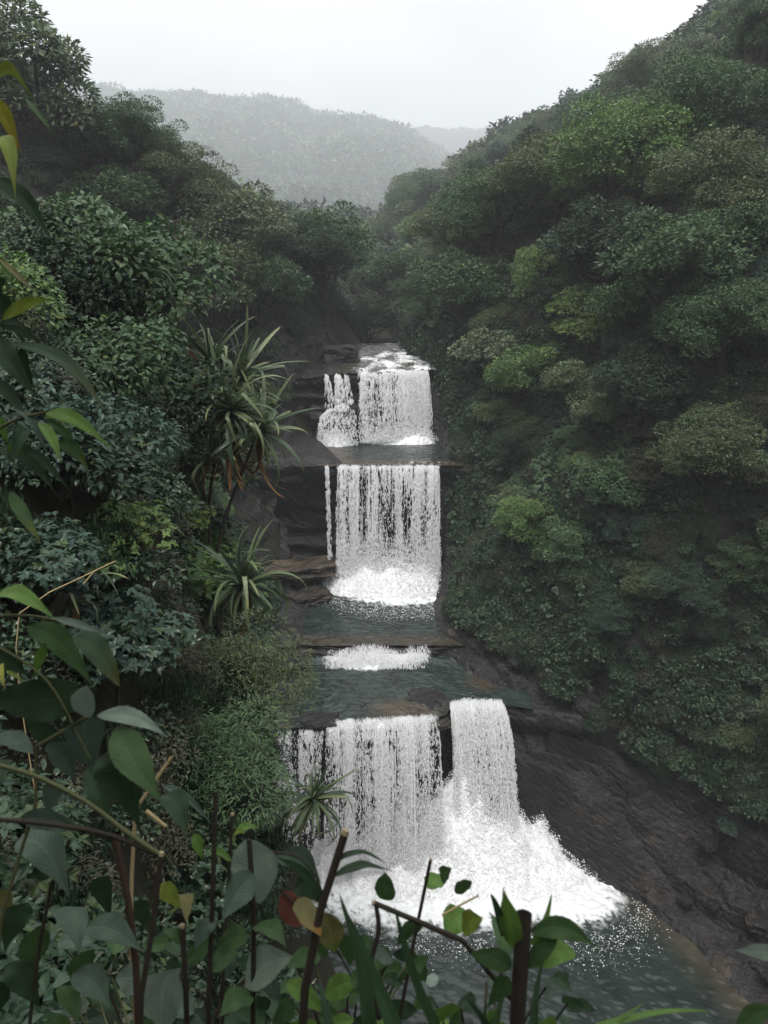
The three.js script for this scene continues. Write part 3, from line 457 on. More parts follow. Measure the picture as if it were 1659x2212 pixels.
for (const [px, py, z, R, k, m, l] of [[790, 690, -98, 4.5, 'round', 'dark', 'dark tree closing the head of the river above its pale rapids'], [690, 690, -94, 4.2, 'droop', 'dark', 'dark drooping tree over the boulder at the river head'], [760, 560, -135, 6, 'round', 'mid', 'broad tree in the valley floor behind the river head'], [830, 620, -112, 5, 'tall', 'mid', 'slim tree rising directly above the river head'], [680, 560, -120, 5.5, 'round', 'blue', 'wide domed tree filling the valley opposite the spur']]) { const o = tr[k][0], s = R / o.R, p = onZ(px, py, z); treesAt.push([p.x, p.z, R]); putTree(k, 0, m, V(p.x, p.y - o.h * s, p.z), s, px, l, 'tree', null, 'broadleaf_tree'); }
for (const [px, py, R, k, m] of [[300, 290, 5, 'big', 'mid'], [400, 395, 5.5, 'big', 'olive'], [500, 480, 5.5, 'round', 'pale'], [380, 540, 4.5, 'big', 'olive'], [640, 545, 6, 'big', 'dark'], [250, 420, 4, 'round', 'mid'], [560, 610, 5, 'round', 'mid'], [470, 610, 4, 'tall', 'olive'], [200, 300, 4, 'round', 'mid'], [700, 520, 6, 'round', 'mid']]) special(k, 0, m, px, py, R, `large ${HUE[m]} clumpy crowned tree on the slope above the screw pines`, 'tree', 'slope_tree', px, 25).userData.group = `large ${HUE[m]} trees above the screw pines`;
for (const [px, py, R, k, m] of [[1080, 450, 7, 'big', 'mid'], [1210, 400, 7, 'big', 'olive'], [1490, 235, 7, 'big', 'mid'], [1580, 400, 6, 'big', 'olive'], [1470, 560, 5, 'round', 'mid'], [990, 500, 6, 'big', 'olive'], [1320, 520, 5, 'round', 'dark'], [1570, 700, 4.5, 'big', 'mid'], [1400, 830, 3.8, 'round', 'dark'], [1540, 960, 4, 'big', 'olive'], [1180, 300, 8, 'big', 'pale'], [1400, 170, 8, 'big', 'pale'], [920, 640, 4.5, 'big', 'mid'], [1330, 1040, 3, 'round', 'mid'], [1130, 960, 3, 'big', 'dark'], [1480, 1260, 2.8, 'big', 'blue']]) special(k, 0, m, px, py, R, `large ${HUE[m]} clumpy crowned tree on the slope across the river`, 'tree', 'slope_tree', px, 25).userData.group = `large ${HUE[m]} trees across the river`;
// shrubs on the viewer's bank, from the top down
const SH = [
  ['bush', 0, 'olive', 545, 745, 2.4, 'rounded grey green bush overhanging the upper fall behind the screw pines'],
  ['bush', 1, 'olive', 590, 850, 1.7, 'small leaved bush hanging beside the upper fall pool'],
  ['shrub', 0, 'blue', 235, 1365, 1.05, 'pale blue green shrub with whorled leaves under the screw pine'],
  ['shrub', 1, 'blue', 75, 1235, 0.95, 'blue green whorled shrub beside a dry straw stalk'],
  ['shrub', 1, 'bright', 455, 1195, 0.9, 'fresh green whorled shrub just above the spiky screw pine'],
  ['shrub', 0, 'lime', 385, 1110, 0.9, 'yellow green shrub alone in the dark hollow'],
  ['shrub', 1, 'lime', 275, 1165, 0.8, 'yellow tinged shrub low in the dark hollow'],
  ['fine', 0, 'olive', 520, 1480, 1.3, 'feathery narrow leaved bush above the river bank'],
  ['fine', 1, 'mid', 440, 1640, 1.2, 'feathery dark bush at the foot of the bank'],
  ['shrub', 0, 'olive', 655, 1470, 0.7, 'low yellowish shrub by the foaming sill'],
  ['shrub', 1, 'lime', 690, 1535, 0.45, 'small yellow green shrub on rock above the lower fall'],
  ['bush', 1, 'blue', 130, 930, 1.4, 'glossy leaved shrub behind the bright drooping leaves'],
  ['bush', 0, 'mid', 210, 800, 1.7, 'broad leafy bush part way up the viewer side slope'],
  ['bush', 0, 'dark', 330, 880, 1.9, 'dark dense bush left of the screw pine clump'],
  ['bush', 1, 'mid', 250, 560, 2.4, 'olive leafy bush draped high on the slope'],
];
SH.push(['shrub', 0, 'blue', 1575, 1785, 0.8, 'small shrub alone on the dark rock beside the lowest pool'], ['bush', 0, 'dark', 1290, 1560, 0.9, 'low dark bush on the rock face right above the chute'], ['bush', 1, 'mid', 1190, 1470, 0.7, 'low green bush where the rock ledge meets the trees'], ['shrub', 1, 'mid', 1480, 1640, 1.0, 'tufted shrub hanging down the dark rock below the wood']);
for (const [k, v, m, px, py, R, l] of SH) special(k, v, m, px, py, R, l, 'shrub', 'shrub', px % 6);
// the woods on both slopes, tree by tree
function forest(side, n, s, zr, dr, smax) {
  const r = rng(s); let put = 0, tries = 0;
  while (put < n && tries++ < 60000) {
    const z = lerp(zr[0], zr[1], Math.pow(r(), 1.25)), d = lerp(dr[0], dr[1], Math.pow(r(), 1.3)), x = side < 0 ? XL(z) - d : XR(z) + d, y = (side < 0 ? leftH : rightH)(d, z);
    const q0 = toPx(V(x, y + 4, z)); if (!q0) continue; const near = q0[2];
    if (side < 0 && near < 42) continue;
    const kinds = ['round', 'round', 'tall', 'layer', 'big', 'round'], kind = kinds[Math.floor(r() * kinds.length)], o = tr[kind][Math.floor(r() * tr[kind].length)], vi = tr[kind].indexOf(o);
    let sc = lerp(0.7, 1.35, r()) * lerp(0.72, 2.3, sm(35, 330, near)) * smax; const R = o.R * sc;
    const c = V(x, y + o.h * sc, z); if (!seen(c, R)) continue;
    if (treesAt.some(t => Math.hypot(t[0] - x, t[1] - z) < (t[2] + R) * 0.46)) continue;
    if (blocked(c, R * 0.95, o.tall)) continue;
    const mk = ['dark', 'mid', 'olive', 'mid', 'blue', 'bright', 'pale', 'mid', 'olive'][Math.floor(r() * 9)];
    treesAt.push([x, z, R]); put++;
    const where = side < 0 ? 'on the screw pine side of the gorge' : 'on the slope across the river';
    putTree(kind, vi, mk, V(x, y - 0.3, z), sc, r() * 6.28, `${HUE[mk]} ${WOOD[kind]} tree ${where}`, 'tree', `${HUE[mk]} ${WOOD[kind]} trees ${where}`, 'forest_tree');
  }
  console.log('forest', side, put, tries);
}
forest(1, 180, 5, [-30, -420], [4.5, 170], 1);
forest(-1, 105, 6, [-20, -330], [0.5, 120], 0.95);
const thickKinds = [['bush', 'dense small leaved'], ['shrub', 'whorled leaved'], ['fine', 'feathery'], ['droop', 'drooping'], ['layer', 'tiered'], ['round', 'domed']];
function thicket(side, n, s, zr, dr) {
  const r = rng(s), mine = []; let tries = 0;
  while (mine.length < n && tries++ < 40000) {
    const z = lerp(zr[0], zr[1], r()), d = lerp(dr[0], dr[1], r()), x = side < 0 ? XL(z) - d : XR(z) + d, y = (side < 0 ? leftH : rightH)(d, z), q = toPx(V(x, y + 1, z)); if (!q || q[2] < (side < 0 ? 13 : 20)) continue;
    const [kind, word] = thickKinds[Math.floor(r() * (side < 0 ? 3 : 6))], vi = Math.floor(r() * tr[kind].length), o = tr[kind][vi], R = lerp(1.2, 2.7, r() * r()) * (side < 0 ? 0.85 : 1), sc = R / o.R, c = V(x, y + o.h * sc, z);
    if (!seen(c, R) || blocked(c, R, o.tall) || mine.some(t => Math.hypot(t[0] - x, t[1] - y, t[2] - z) < (t[3] + R) * 0.55)) continue;
    mine.push([x, y, z, R]); const mk = ['dark', 'mid', 'olive', 'blue', 'dark', 'brown', 'bright'][Math.floor(r() * 6.3)], where = side < 0 ? 'on the screw pine side' : 'on the steep bank across the river';
    putTree(kind, vi, mk, V(x, y - 0.35 * R, z), sc, r() * 6.28, `${HUE[mk]} ${word} shrub ${where}`, 'shrub', `${HUE[mk]} ${word} shrubs ${where}`, side < 0 ? 'bank_shrub' : 'cliff_shrub');
  }
  console.log('thicket', side, mine.length);
}
thicket(1, 170, 21, [-30, -88], [5, 26]); thicket(-1, 150, 22, [-12, -75], [1, 24]);
const infill = [[-5, 38.5, 4.5, 0.9, 1], [1.5, 39.5, 6, 0.9, 2], [-2, 44, 4, 1, 4], [5, 37, 7, 1, 3], [-9, 40, 1.5, 0.9, 5]];  // starts with unseen crowns added around the viewpoint to shade the foreground
{ // trees that fill the woods behind those one can tell apart
  const r = rng(404);
  for (let i = 0; i < 30000 && infill.length < 520; i++) {
    const sd = r() < 0.35 ? -1 : 1, z = lerp(-48, -430, Math.pow(r(), 1.2)), d = 3 + 170 * Math.pow(r(), 1.2), x = sd < 0 ? XL(z) - d : XR(z) + d, y = (sd < 0 ? leftH : rightH)(d, z), q = toPx(V(x, y + 4, z)); if (!q) continue;
    const sc = lerp(0.7, 1.25, r()) * lerp(0.72, 2.2, sm(35, 330, q[2])), R = 3.4 * sc, c = V(x, y + 4.2 * sc, z); if (!seen(c, R) || blocked(c, R * 0.95, 0.85)) continue;
    if (treesAt.some(t => Math.hypot(t[0] - x, t[1] - z) < (t[2] + R) * 0.42)) continue; treesAt.push([x, z, R]); infill.push([x, y - 0.6 * sc, z, sc, r() * 6.28]);
  }
  console.log('infill', infill.length);
}
// undergrowth that covers the slopes between the trees
function tuftGeo(s, o) { const { geo } = crownGeo({ seed: s, R: 1.2, h: 0.5, clumps: 9, cr: [0.35, 0.55], tall: 0.7, leaves: 620, len: 0.2, wid: 0.05, fine: 1, ...o }); return geo; }
function scatter(name, geos, mats, list, label) {
  geos.forEach((g, k) => {
    const part = list.filter((_, i) => i % geos.length === k), o = new THREE.InstancedMesh(g, solid(mats[k]), part.length), m = new THREE.Matrix4(), q = new THREE.Quaternion(), e = new THREE.Euler();
    part.forEach((p, i) => { q.setFromEuler(e.set(p[5] || 0, p[4], 0)); m.compose(V(p[0], p[1], p[2]), q, V(p[3], p[3], p[3])); o.setMatrixAt(i, m); });
    o.userData.kind = 'stuff'; addTop(o, name); tag(o, label[k] || label[0], name === 'undergrowth' ? 'undergrowth' : 'forest');
  });
}
{
  const r = rng(77), list = [];
  const cover = (side, z0, z1, dmax, n) => {
    for (let i = 0; i < n; i++) {
      const z = lerp(z0, z1, Math.pow(r(), 1.5)), d = 0.3 + dmax * Math.pow(r(), 1.4), h = side < 0 ? leftH : rightH, x = side < 0 ? XL(z) - d : XR(z) + d, y = h(d, z) + (r() - 0.3) * 0.5;
      const q = toPx(V(x, y, z)); if (!q || q[2] < 2.2) continue; if (r() < 0.35 && q[2] > 25) continue; const sc = lerp(0.4, 1.1, r()) * lerp(0.5, 1.15, sm(5, 80, q[2])), c = V(x, y + 0.5 * sc, z);
      if (!seen(c, 1.2 * sc) || blocked(c, 1.25 * sc)) continue; list.push([x, y - 0.1, z, sc, r() * 6.28, 0]);
    }
  };
  cover(-1, -1.5, -120, 40, 16000); cover(1, -28, -140, 45, 16000); cover(1, -28, -85, 24, 14000);
  console.log('undergrowth', list.length);
  scatter('forest_infill', [0, 1, 2, 0].map(k => protos['round' + k].children.find(c => c.name === 'crown').geometry), [G.mid, G.olive, G.mid, G.pale], infill, ['mid green treetops filling the woods on both slopes, some added unseen to shade the viewpoint', 'olive green treetops filling the woods on both slopes, some added unseen to shade the viewpoint', 'fresh green treetops filling the woods on both slopes, some added unseen to shade the viewpoint', 'pale grey green treetops filling the woods on both slopes, some added unseen to shade the viewpoint']);
  scatter('undergrowth', [tuftGeo(31, {}), tuftGeo(32, { mode: 'droop', len: 0.3, wid: 0.03 }), tuftGeo(33, { mode: 'whorl', len: 0.2, wid: 0.045 }), tuftGeo(34, { len: 0.12, wid: 0.02, leaves: 900 })], [G.dark, G.dark, G.dark, G.brown], list, ['dark broad leaved undergrowth covering both banks', 'drooping narrow leaved undergrowth hanging over the banks', 'whorled blue green undergrowth between the trees', 'fine leaved olive undergrowth between the trees']);
  const fl = [], farG = [1, 2, 3].map(s => crownGeo({ seed: 200 + s, R: 3.2, h: 2.6, clumps: 16, cr: [0.3, 0.46], tall: 0.85, leaves: 520, len: 0.9, wid: 0.26 }).geo);
  for (let i = 0; i < 20000 && fl.length < 6500; i++) { const z = -330 - 1700 * Math.pow(r(), 0.8), x = lerp(-1, 0.45, r()) * -z * 0.55, y = farH(x, z), c = V(x, y + 8, z); if (!seen(c, 12)) continue; fl.push([x, y - 2, z, lerp(2, 5.5, r()) * lerp(0.7, 1.7, sm(-400, -1900, z)), r() * 6.28]); }
  for (let i = 0; i < 420; i++) { const x = lerp(-130, 600, r()), b = r() < 0.5, z = b ? -2365 - r() * 80 : -2318 - 15 * r(), y = b ? mesaTop(x) : lerp(190, 310, r()); fl.push([x, y - 7, z, lerp(2.2, 4, r()), r() * 6.28]); }
  for (let i = 0; i < 5000; i++) { const z = -120 - 400 * r(), sd = r() < 0.5, d = 2 + 190 * r(), x = sd ? XL(z) - d : XR(z) + d, y = (sd ? leftH : rightH)(d, z), c = V(x, y + 3, z); if (!seen(c, 4) || blocked(c, 4)) continue; if (treesAt.some(t => Math.hypot(t[0] - x, t[1] - z) < t[2] * 0.9)) continue; fl.push([x, y - 1, z, lerp(0.8, 1.7, r()), r() * 6.28]); }
  for (let i = 0; i < 700; i++) { const x = lerp(-140, 140, r()), z = 9 + 85 * r(); fl.push([x, backH(x, z) - 1, z, lerp(0.9, 1.7, r()), r() * 6.28]); }  // unseen crowns added on the back slope, helping block sky light from behind
  console.log('far', fl.length);
  scatter('far_forest', farG, [G.mid, G.olive, G.dark], fl, ['hazy green forest canopy covering the distant hill and the added slope behind the viewpoint', 'hazy olive forest canopy covering the distant hill and the added slope behind the viewpoint', 'hazy dark forest canopy covering the distant hill and the added slope behind the viewpoint']);
}
// ---------------------------------------------------------------- screw pines: trunk and a rosette of long arching blades
function bladeGeo(len, wid, droop, kink, s) {
  const n = 12, pos = [], idx = [], col = []; let x = 0, y = 0, a = 0;
  for (let i = 0; i <= n; i++) {
    const t = i / n, w = wid * (0.75 + 0.5 * Math.sin(Math.min(1, t * 3) * 1.57)) * Math.pow(1 - t, 0.55) + 0.001, v = wid * 0.55 * (1 - t), tw = 0.5 * N3(s * 3.1, t * 2, 1) * t;
    pos.push(x, y + v, -w + 0, x, y - 0.002, tw * w, x, y + v, w + 0);
    const c = 0.85 + 0.3 * t + 0.1 * N3(s, t * 5, 2); for (let k = 0; k < 3; k++) col.push(c * (1 + 0.5 * sm(0.8, 1, t)), c * (1 + 0.12 * sm(0.8, 1, t)), c);
    const st = len / n; x += Math.cos(a) * st; y += Math.sin(a) * st; a -= droop / n * (0.4 + 1.4 * t); if (kink && i === kink) a -= 1.15;
    if (i < n) for (let k = 0; k < 2; k++) { const p = i * 3 + k; idx.push(p, p + 1, p + 3, p + 1, p + 4, p + 3); }
  }
  const g = new THREE.BufferGeometry(); g.setAttribute('position', new THREE.Float32BufferAttribute(pos, 3)); g.setAttribute('color', new THREE.Float32BufferAttribute(col, 3)); g.setIndex(idx); g.computeVertexNormals(); return g;
}
const blades = [bladeGeo(1, 0.032, 0.6, 0, 1), bladeGeo(1, 0.034, 1.5, 0, 2), bladeGeo(1, 0.032, 2.3, 0, 3), bladeGeo(1, 0.034, 0.8, 6, 4), bladeGeo(1, 0.034, 1.4, 7, 5), bladeGeo(1, 0.03, 2.4, 0, 6)];
const PM = { green: leafMat(0.080, 0.112, 0.052, { coat: 0.5, cr: 0.35 }), deep: leafMat(0.042, 0.068, 0.040, { coat: 0.5, cr: 0.35 }), pale: leafMat(0.15, 0.18, 0.09, { coat: 0.6 }), dead: leafMat(0.16, 0.085, 0.035, { coat: 0.1 }) };
function screwPine(px, py, d, len, n, label, o = {}) {
  const r = rng(px * 7 + py), c = d ? at(px, py, d) : hit(px, py, 1.2, 25).p, g = new THREE.Group(), bx = c.x + (o.bx ?? -0.4), bz = c.z + (o.bz ?? 0.3), base = V(bx, Math.min(c.y - 0.5, H(bx, bz) - 0.1), bz);
  
  g.position.copy(base); const top = c.clone().sub(base), mid = top.clone().multiplyScalar(0.5).add(V((o.bx ?? -0.4) * 0.35, -0.15, 0.1));
  part('trunk', limb([V(0, 0, 0), mid, top.clone().add(V(0, 0.05, 0))], 0.05, 0.04, 10, 7, 0.3), M.bark, g);
  const tilt = new THREE.Quaternion().setFromEuler(new THREE.Euler((r() - 0.5) * 0.9, 0, (r() - 0.5) * 0.9));
  for (let i = 0; i < n; i++) {
    const t = (i + 0.5) / n, el = lerp(1.4, -0.55, Math.pow(t, 0.75)) + (r() - 0.5) * 0.6, az = i * 2.39996 + r() * 1.6, up = el > 0.7;
    const k = up ? (r() < 0.7 ? 0 : 1) : el > 0.2 ? [1, 2, 3, 1][Math.floor(r() * 4)] : [2, 4, 5, 2][Math.floor(r() * 4)], dead = t > 0.9 && r() < (o.dead ?? 0.4);
    const m = part('leaf', blades[dead ? 5 : k], dead ? PM.dead : r() < 0.3 ? PM.deep : r() < 0.3 ? PM.pale : PM.green, g); m.rotation.order = 'YZX'; m.rotation.set((r() - 0.5) * 0.9, az, dead ? -1.1 : el); m.quaternion.premultiply(tilt); m.position.copy(top).add(V(0, -0.08 * t, 0)); m.scale.setScalar(len * (0.5 + 0.65 * r()));
  }
  for (let i = 0; i < (o.hang ?? 0); i++) { const m = part('dead_leaf', blades[1], PM.dead, g); m.rotation.order = 'YZX'; m.rotation.set((r() - 0.5), r() * 6.28, -1.35 - 0.15 * r()); m.position.copy(top).add(V((r() - 0.5) * 0.1, -0.1, (r() - 0.5) * 0.1)); m.scale.setScalar(len * (0.7 + 0.4 * r())); }
  addTop(g, 'screw_pine'); tag(g, label, 'screw pine'); return g;
}
screwPine(530, 1262, 16.5, 1.7, 84, 'spiky screw pine with full fountain of blades beside the middle pool', { dead: 0.3, hang: 5, bx: -0.35 });
screwPine(455, 785, 19.5, 1.9, 52, 'upright topmost screw pine rosette above the clump', { bx: -0.9, hang: 3 });
screwPine(515, 815, 20, 1.8, 48, 'screw pine with fanned blades just under the topmost rosette', { bx: -1 });
screwPine(500, 885, 19, 1.9, 66, 'screw pine with rusty dead leaves hanging below its crown', { bx: -1.7, hang: 16, dead: 0.8 });
screwPine(560, 930, 19.5, 1.7, 56, 'screw pine arching blades towards the upper fall pool', { bx: -1.3, hang: 6 });
screwPine(455, 990, 19.5, 1.6, 26, 'thin screw pine drooping below the rusty leaved one', { bx: -0.8 });
screwPine(400, 745, 20, 1.6, 24, 'small screw pine half hidden in bushes above the clump', { bx: -0.6 });
screwPine(675, 1725, 19, 1.55, 60, 'dark screw pine silhouetted against the lower fall', { bx: -0.9, dead: 0.1 });
screwPine(500, 1572, 15.5, 1.5, 38, 'screw pine bending its blades towards the lower fall lip', { bx: -0.5 });
screwPine(492, 1682, 14.5, 1.4, 38, 'low screw pine spilling over the bank beside the lower fall', { bx: -0.4 });
screwPine(160, 1290, 9.5, 1.15, 16, 'sparse screw pine with few long blades beside the whorled shrub', { bx: -0.2 });
screwPine(432, 648, 0, 1.3, 24, 'distant screw pine tuft high on the wooded slope', { bx: -0.4 });
screwPine(405, 385, 0, 1.6, 22, 'faint screw pine tuft near the top of the wooded slope', { bx: -0.3 });

// ---------------------------------------------------------------- plants round the viewpoint, leaf by leaf
const veinMap = tex(256, (u, v) => { const a = Math.abs(u - 0.5), mid = sm(0.03, 0.008, a), q = ((v + a * 0.55) * 11) % 1, lat = sm(0.1, 0.02, Math.min(q, 1 - q)) * sm(0.5, 0.05, a), n = tile(u, v, 9, 4, 4.4); const k = 0.80 + 0.18 * n + 0.5 * mid + 0.16 * lat; return [k * (1 + 0.12 * mid), k, k * (1 - 0.04 * mid)]; });
const veinBump = tex(256, (u, v) => { const a = Math.abs(u - 0.5), mid = sm(0.05, 0.0, a), q = ((v + a * 0.55) * 11) % 1, lat = sm(0.3, 0.0, Math.min(q, 1 - q)); const k = 0.7 - 0.5 * mid - 0.3 * lat + 0.15 * tile(u, v, 12, 3, 1); return [k, k, k]; });
const FM = {};
function fgMat(k) {
  const C = { green: [0.060, 0.115, 0.040], bright: [0.12, 0.22, 0.045], pale: [0.23, 0.29, 0.23], grey: [0.080, 0.118, 0.085], dark: [0.030, 0.058, 0.026], lime: [0.20, 0.25, 0.04], yellow: [0.30, 0.29, 0.045], red: [0.20, 0.075, 0.05], olive: [0.15, 0.14, 0.05], blade: [0.055, 0.11, 0.05] }[k];
  return FM[k] || (FM[k] = new THREE.MeshPhysicalMaterial({ color: new THREE.Color().setRGB(...C), vertexColors: true, map: veinMap, bumpMap: veinBump, bumpScale: 0.0012, roughness: 0.9, specularIntensity: 0.15, transmission: 0.32, thickness: 0, clearcoat: 0.18, clearcoatRoughness: 0.42, side: THREE.DoubleSide }));
}
const stemMat = { brown: new THREE.MeshPhysicalMaterial({ specularIntensity: 0.25, color: new THREE.Color().setRGB(0.032, 0.026, 0.020), roughness: 0.9, bumpMap: rockBump, bumpScale: 0.003 }), green: new THREE.MeshPhysicalMaterial({ specularIntensity: 0.25, color: new THREE.Color().setRGB(0.07, 0.075, 0.035), roughness: 0.8 }), straw: new THREE.MeshPhysicalMaterial({ specularIntensity: 0.25, color: new THREE.Color().setRGB(0.36, 0.28, 0.15), roughness: 0.9 }), cut: new THREE.MeshPhysicalMaterial({ specularIntensity: 0.25, color: new THREE.Color().setRGB(0.26, 0.21, 0.13), roughness: 0.95 }), red: new THREE.MeshPhysicalMaterial({ specularIntensity: 0.25, color: new THREE.Color().setRGB(0.05, 0.032, 0.024), roughness: 0.9, bumpMap: rockBump, bumpScale: 0.003 }) };
let lk = 0;
// leaf from base b to tip t (world), width w; face = lean of the blade towards the viewer
function bigLeaf(b, t, w, shape, o = {}) {
  const k = ++lk, r = rng(k * 991), ax = t.clone().sub(b), L = ax.length(); ax.normalize();
  const view = b.clone().lerp(t, 0.5).sub(EYE).normalize().negate(), tilt = o.tilt ?? (r() - 0.5) * 1.2; let side = ax.clone().cross(view).normalize(); let nor = side.clone().cross(ax).normalize();
  const s2 = side.clone().multiplyScalar(Math.cos(tilt)).addScaledVector(nor, Math.sin(tilt)); nor = nor.multiplyScalar(Math.cos(tilt)).addScaledVector(side, -Math.sin(tilt)); side = s2;
  const rows = shape === 'blade' ? 14 : 20, cols = 6, pos = [], uv = [], col = [], idx = [], bend = (o.bend ?? (r() * 0.28 + 0.06)) * L, sway = (o.sway ?? (r() - 0.5) * 0.16) * L, fold = o.fold ?? 0.12 + r() * 0.2, wav = r() * 9;
  for (let i = 0; i <= rows; i++) {
    const v = i / rows; let h = shape === 'blade' ? Math.pow(1 - v, 0.6) * (0.75 + 0.25 * sm(0, 0.25, v)) : shape === 'ovate' ? Math.pow(Math.sin(Math.PI * Math.pow(v, 0.8)), 0.75) : Math.pow(Math.sin(Math.PI * Math.pow(v, 0.72)), 1.0) * (1 - 0.35 * sm(0.6, 1, v));
    h = Math.max(h, v < 0.5 ? 0.06 : 0.01); if (shape !== 'blade') h *= 1 + (i % 2 ? 0.05 : 0) * sm(0, 0.2, v);
    const c = b.clone().addScaledVector(ax, L * v).addScaledVector(side, sway * Math.sin(Math.PI * v)); c.y += bend * Math.sin(Math.PI * v) * 0.8;
    for (let j = 0; j <= cols; j++) {
      const u = j / cols * 2 - 1, e = u * w * 0.5 * h, p = c.clone().addScaledVector(side, e).addScaledVector(nor, fold * Math.abs(e) + 0.06 * w * Math.sin(v * 14 + wav) * u * u * h);
      pos.push(p.x, p.y, p.z); uv.push(j / cols, v); const f = (o.tip ? sm(o.tipFrom ?? 0.55, 1, v + 0.25 * N3(u * 2, v * 3, k)) : 0), m = 1 + 0.2 * N3(u * 1.5 + k, v * 4, 3); col.push(m * lerp(1, (o.tip || [1, 1, 1])[0], f), m * lerp(1, (o.tip || [1, 1, 1])[1], f), m * lerp(1, (o.tip || [1, 1, 1])[2], f));
      if (i < rows && j < cols) { const q = i * (cols + 1) + j; idx.push(q, q + 1, q + cols + 1, q + 1, q + cols + 2, q + cols + 1); }
    }
  }
  const g = new THREE.BufferGeometry(); g.setAttribute('position', new THREE.Float32BufferAttribute(pos, 3)); g.setAttribute('uv', new THREE.Float32BufferAttribute(uv, 2)); g.setAttribute('color', new THREE.Float32BufferAttribute(col, 3)); g.setIndex(idx); g.computeVertexNormals(); return g;
}
// a plant: rows of leaves [x0, y0, x1, y1, width, colour, shape, opts] and stems [[x, y]..., thickness, material, cut]; d its distance
function plant(name, label, category, d, foot, stems, leaves) {
  const g = new THREE.Group(), base = at(foot[0], foot[1], foot[2] ?? d); base.y = H(base.x, base.z) - 0.05; g.position.copy(base);
  const put = (n, geo, m) => part(n, geo.translate(-base.x, -base.y, -base.z), m, g), w = p => at(p[0], p[1], d + (p[2] ?? 0)), px = d / FOC;
  stems.forEach(([pts, th, m, cut, grounded]) => {
    const q = pts.map(w); if (grounded) q.push(base.clone().add(V(0.02, 0, 0.01)));
    const st = put(m === 'straw' ? 'dry_stalk' : 'stem', limb(q, th * px * 0.5 * 0.85, th * px * 0.5, 16, 8, 0.1), stemMat[m]);
    if (cut) { const e = q[0], n = q[0].clone().sub(q[1]).normalize(), cg = new THREE.CylinderGeometry(th * px * 0.4, th * px * 0.44, th * px * 0.5, 9); cg.applyQuaternion(new THREE.Quaternion().setFromUnitVectors(V(0, 1, 0), n)); cg.translate(e.x + n.x * th * px * 0.12, e.y + n.y * th * px * 0.12, e.z + n.z * th * px * 0.12); cg.translate(-base.x, -base.y, -base.z); part('cut_end', cg, stemMat.cut, st); }
  });
  leaves.forEach(([x0, y0, x1, y1, wd, m, sh = 'lance', o = {}]) => { const dz = o.dz ?? 0, de = dz + (o.de ?? ((lk * 37 % 11) - 5) * 0.012 * d); put('leaf', bigLeaf(w([x0, y0, dz]), w([x1, y1, de]), wd * px, sh, o), fgMat(m)); });
  addTop(g, name); return tag(g, label, category);
}
const YT = { tip: [2.2, 1.3, 0.6] };
plant('leafy_branch', 'branch with long drooping yellowing leaves hanging before the slope', 'branch', 1.25, [-260, 2300], [
  [[[-20, 150], [-30, 420], [-60, 700], [-140, 1300]], 14, 'brown', 0, 1], [[[98, 891], [40, 905], [-20, 940], [-90, 1050]], 8, 'green'], [[[5, 690], [-20, 730], [-70, 800]], 8, 'green'],
], [
  [-12, 182, 82, 234, 26, 'lime'], [55, 212, 124, 300, 13, 'green', 'lance', { dz: 0.1 }], [-6, 212, 46, 332, 30, 'yellow', 'lance', { tip: [1.2, 0.75, 0.5], tilt: 0.2 }], [-8, 300, 34, 432, 34, 'lime', 'lance', { tilt: -0.2 }], [-14, 385, 112, 522, 38, 'dark', 'lance', { tilt: 0.3 }], [-6, 552, 33, 603, 15, 'bright'], [0, 560, 84, 640, 13, 'olive'],
  [4, 690, 116, 647, 25, 'lime', 'lance', { tip: [0.6, 0.9, 0.8], tilt: 0.1, bend: 0.12 }], [-5, 630, 62, 760, 34, 'dark'], [2, 698, 66, 722, 13, 'grey'], [-6, 702, 92, 748, 24, 'dark'], [18, 742, 230, 894, 32, 'dark', 'lance', { ...YT, bend: 0.1, tilt: 0.5 }], [-8, 726, 82, 862, 44, 'dark'], [46, 752, 78, 852, 22, 'dark'],
  [98, 892, 245, 972, 30, 'bright', 'lance', { bend: 0.2, tilt: 0.2 }], [28, 878, 106, 992, 24, 'grey', 'lance', { tilt: 0.7 }], [94, 902, 152, 930, 17, 'bright'], [84, 912, 133, 1002, 24, 'bright', 'lance', { tilt: 0.3 }], [122, 955, 192, 1018, 32, 'green', 'lance', YT], [2, 900, 22, 965, 30, 'bright'], [16, 990, 60, 952, 25, 'bright'], [-8, 972, 122, 1068, 44, 'dark'], [58, 972, 152, 1062, 22, 'dark'], [22, 1062, 89, 1174, 30, 'green', 'lance', YT], [100, 905, 170, 985, 20, 'green'], [60, 930, 20, 1010, 30, 'dark'], [-10, 820, 60, 905, 30, 'dark'], [10, 600, -5, 700, 30, 'dark'],
]);
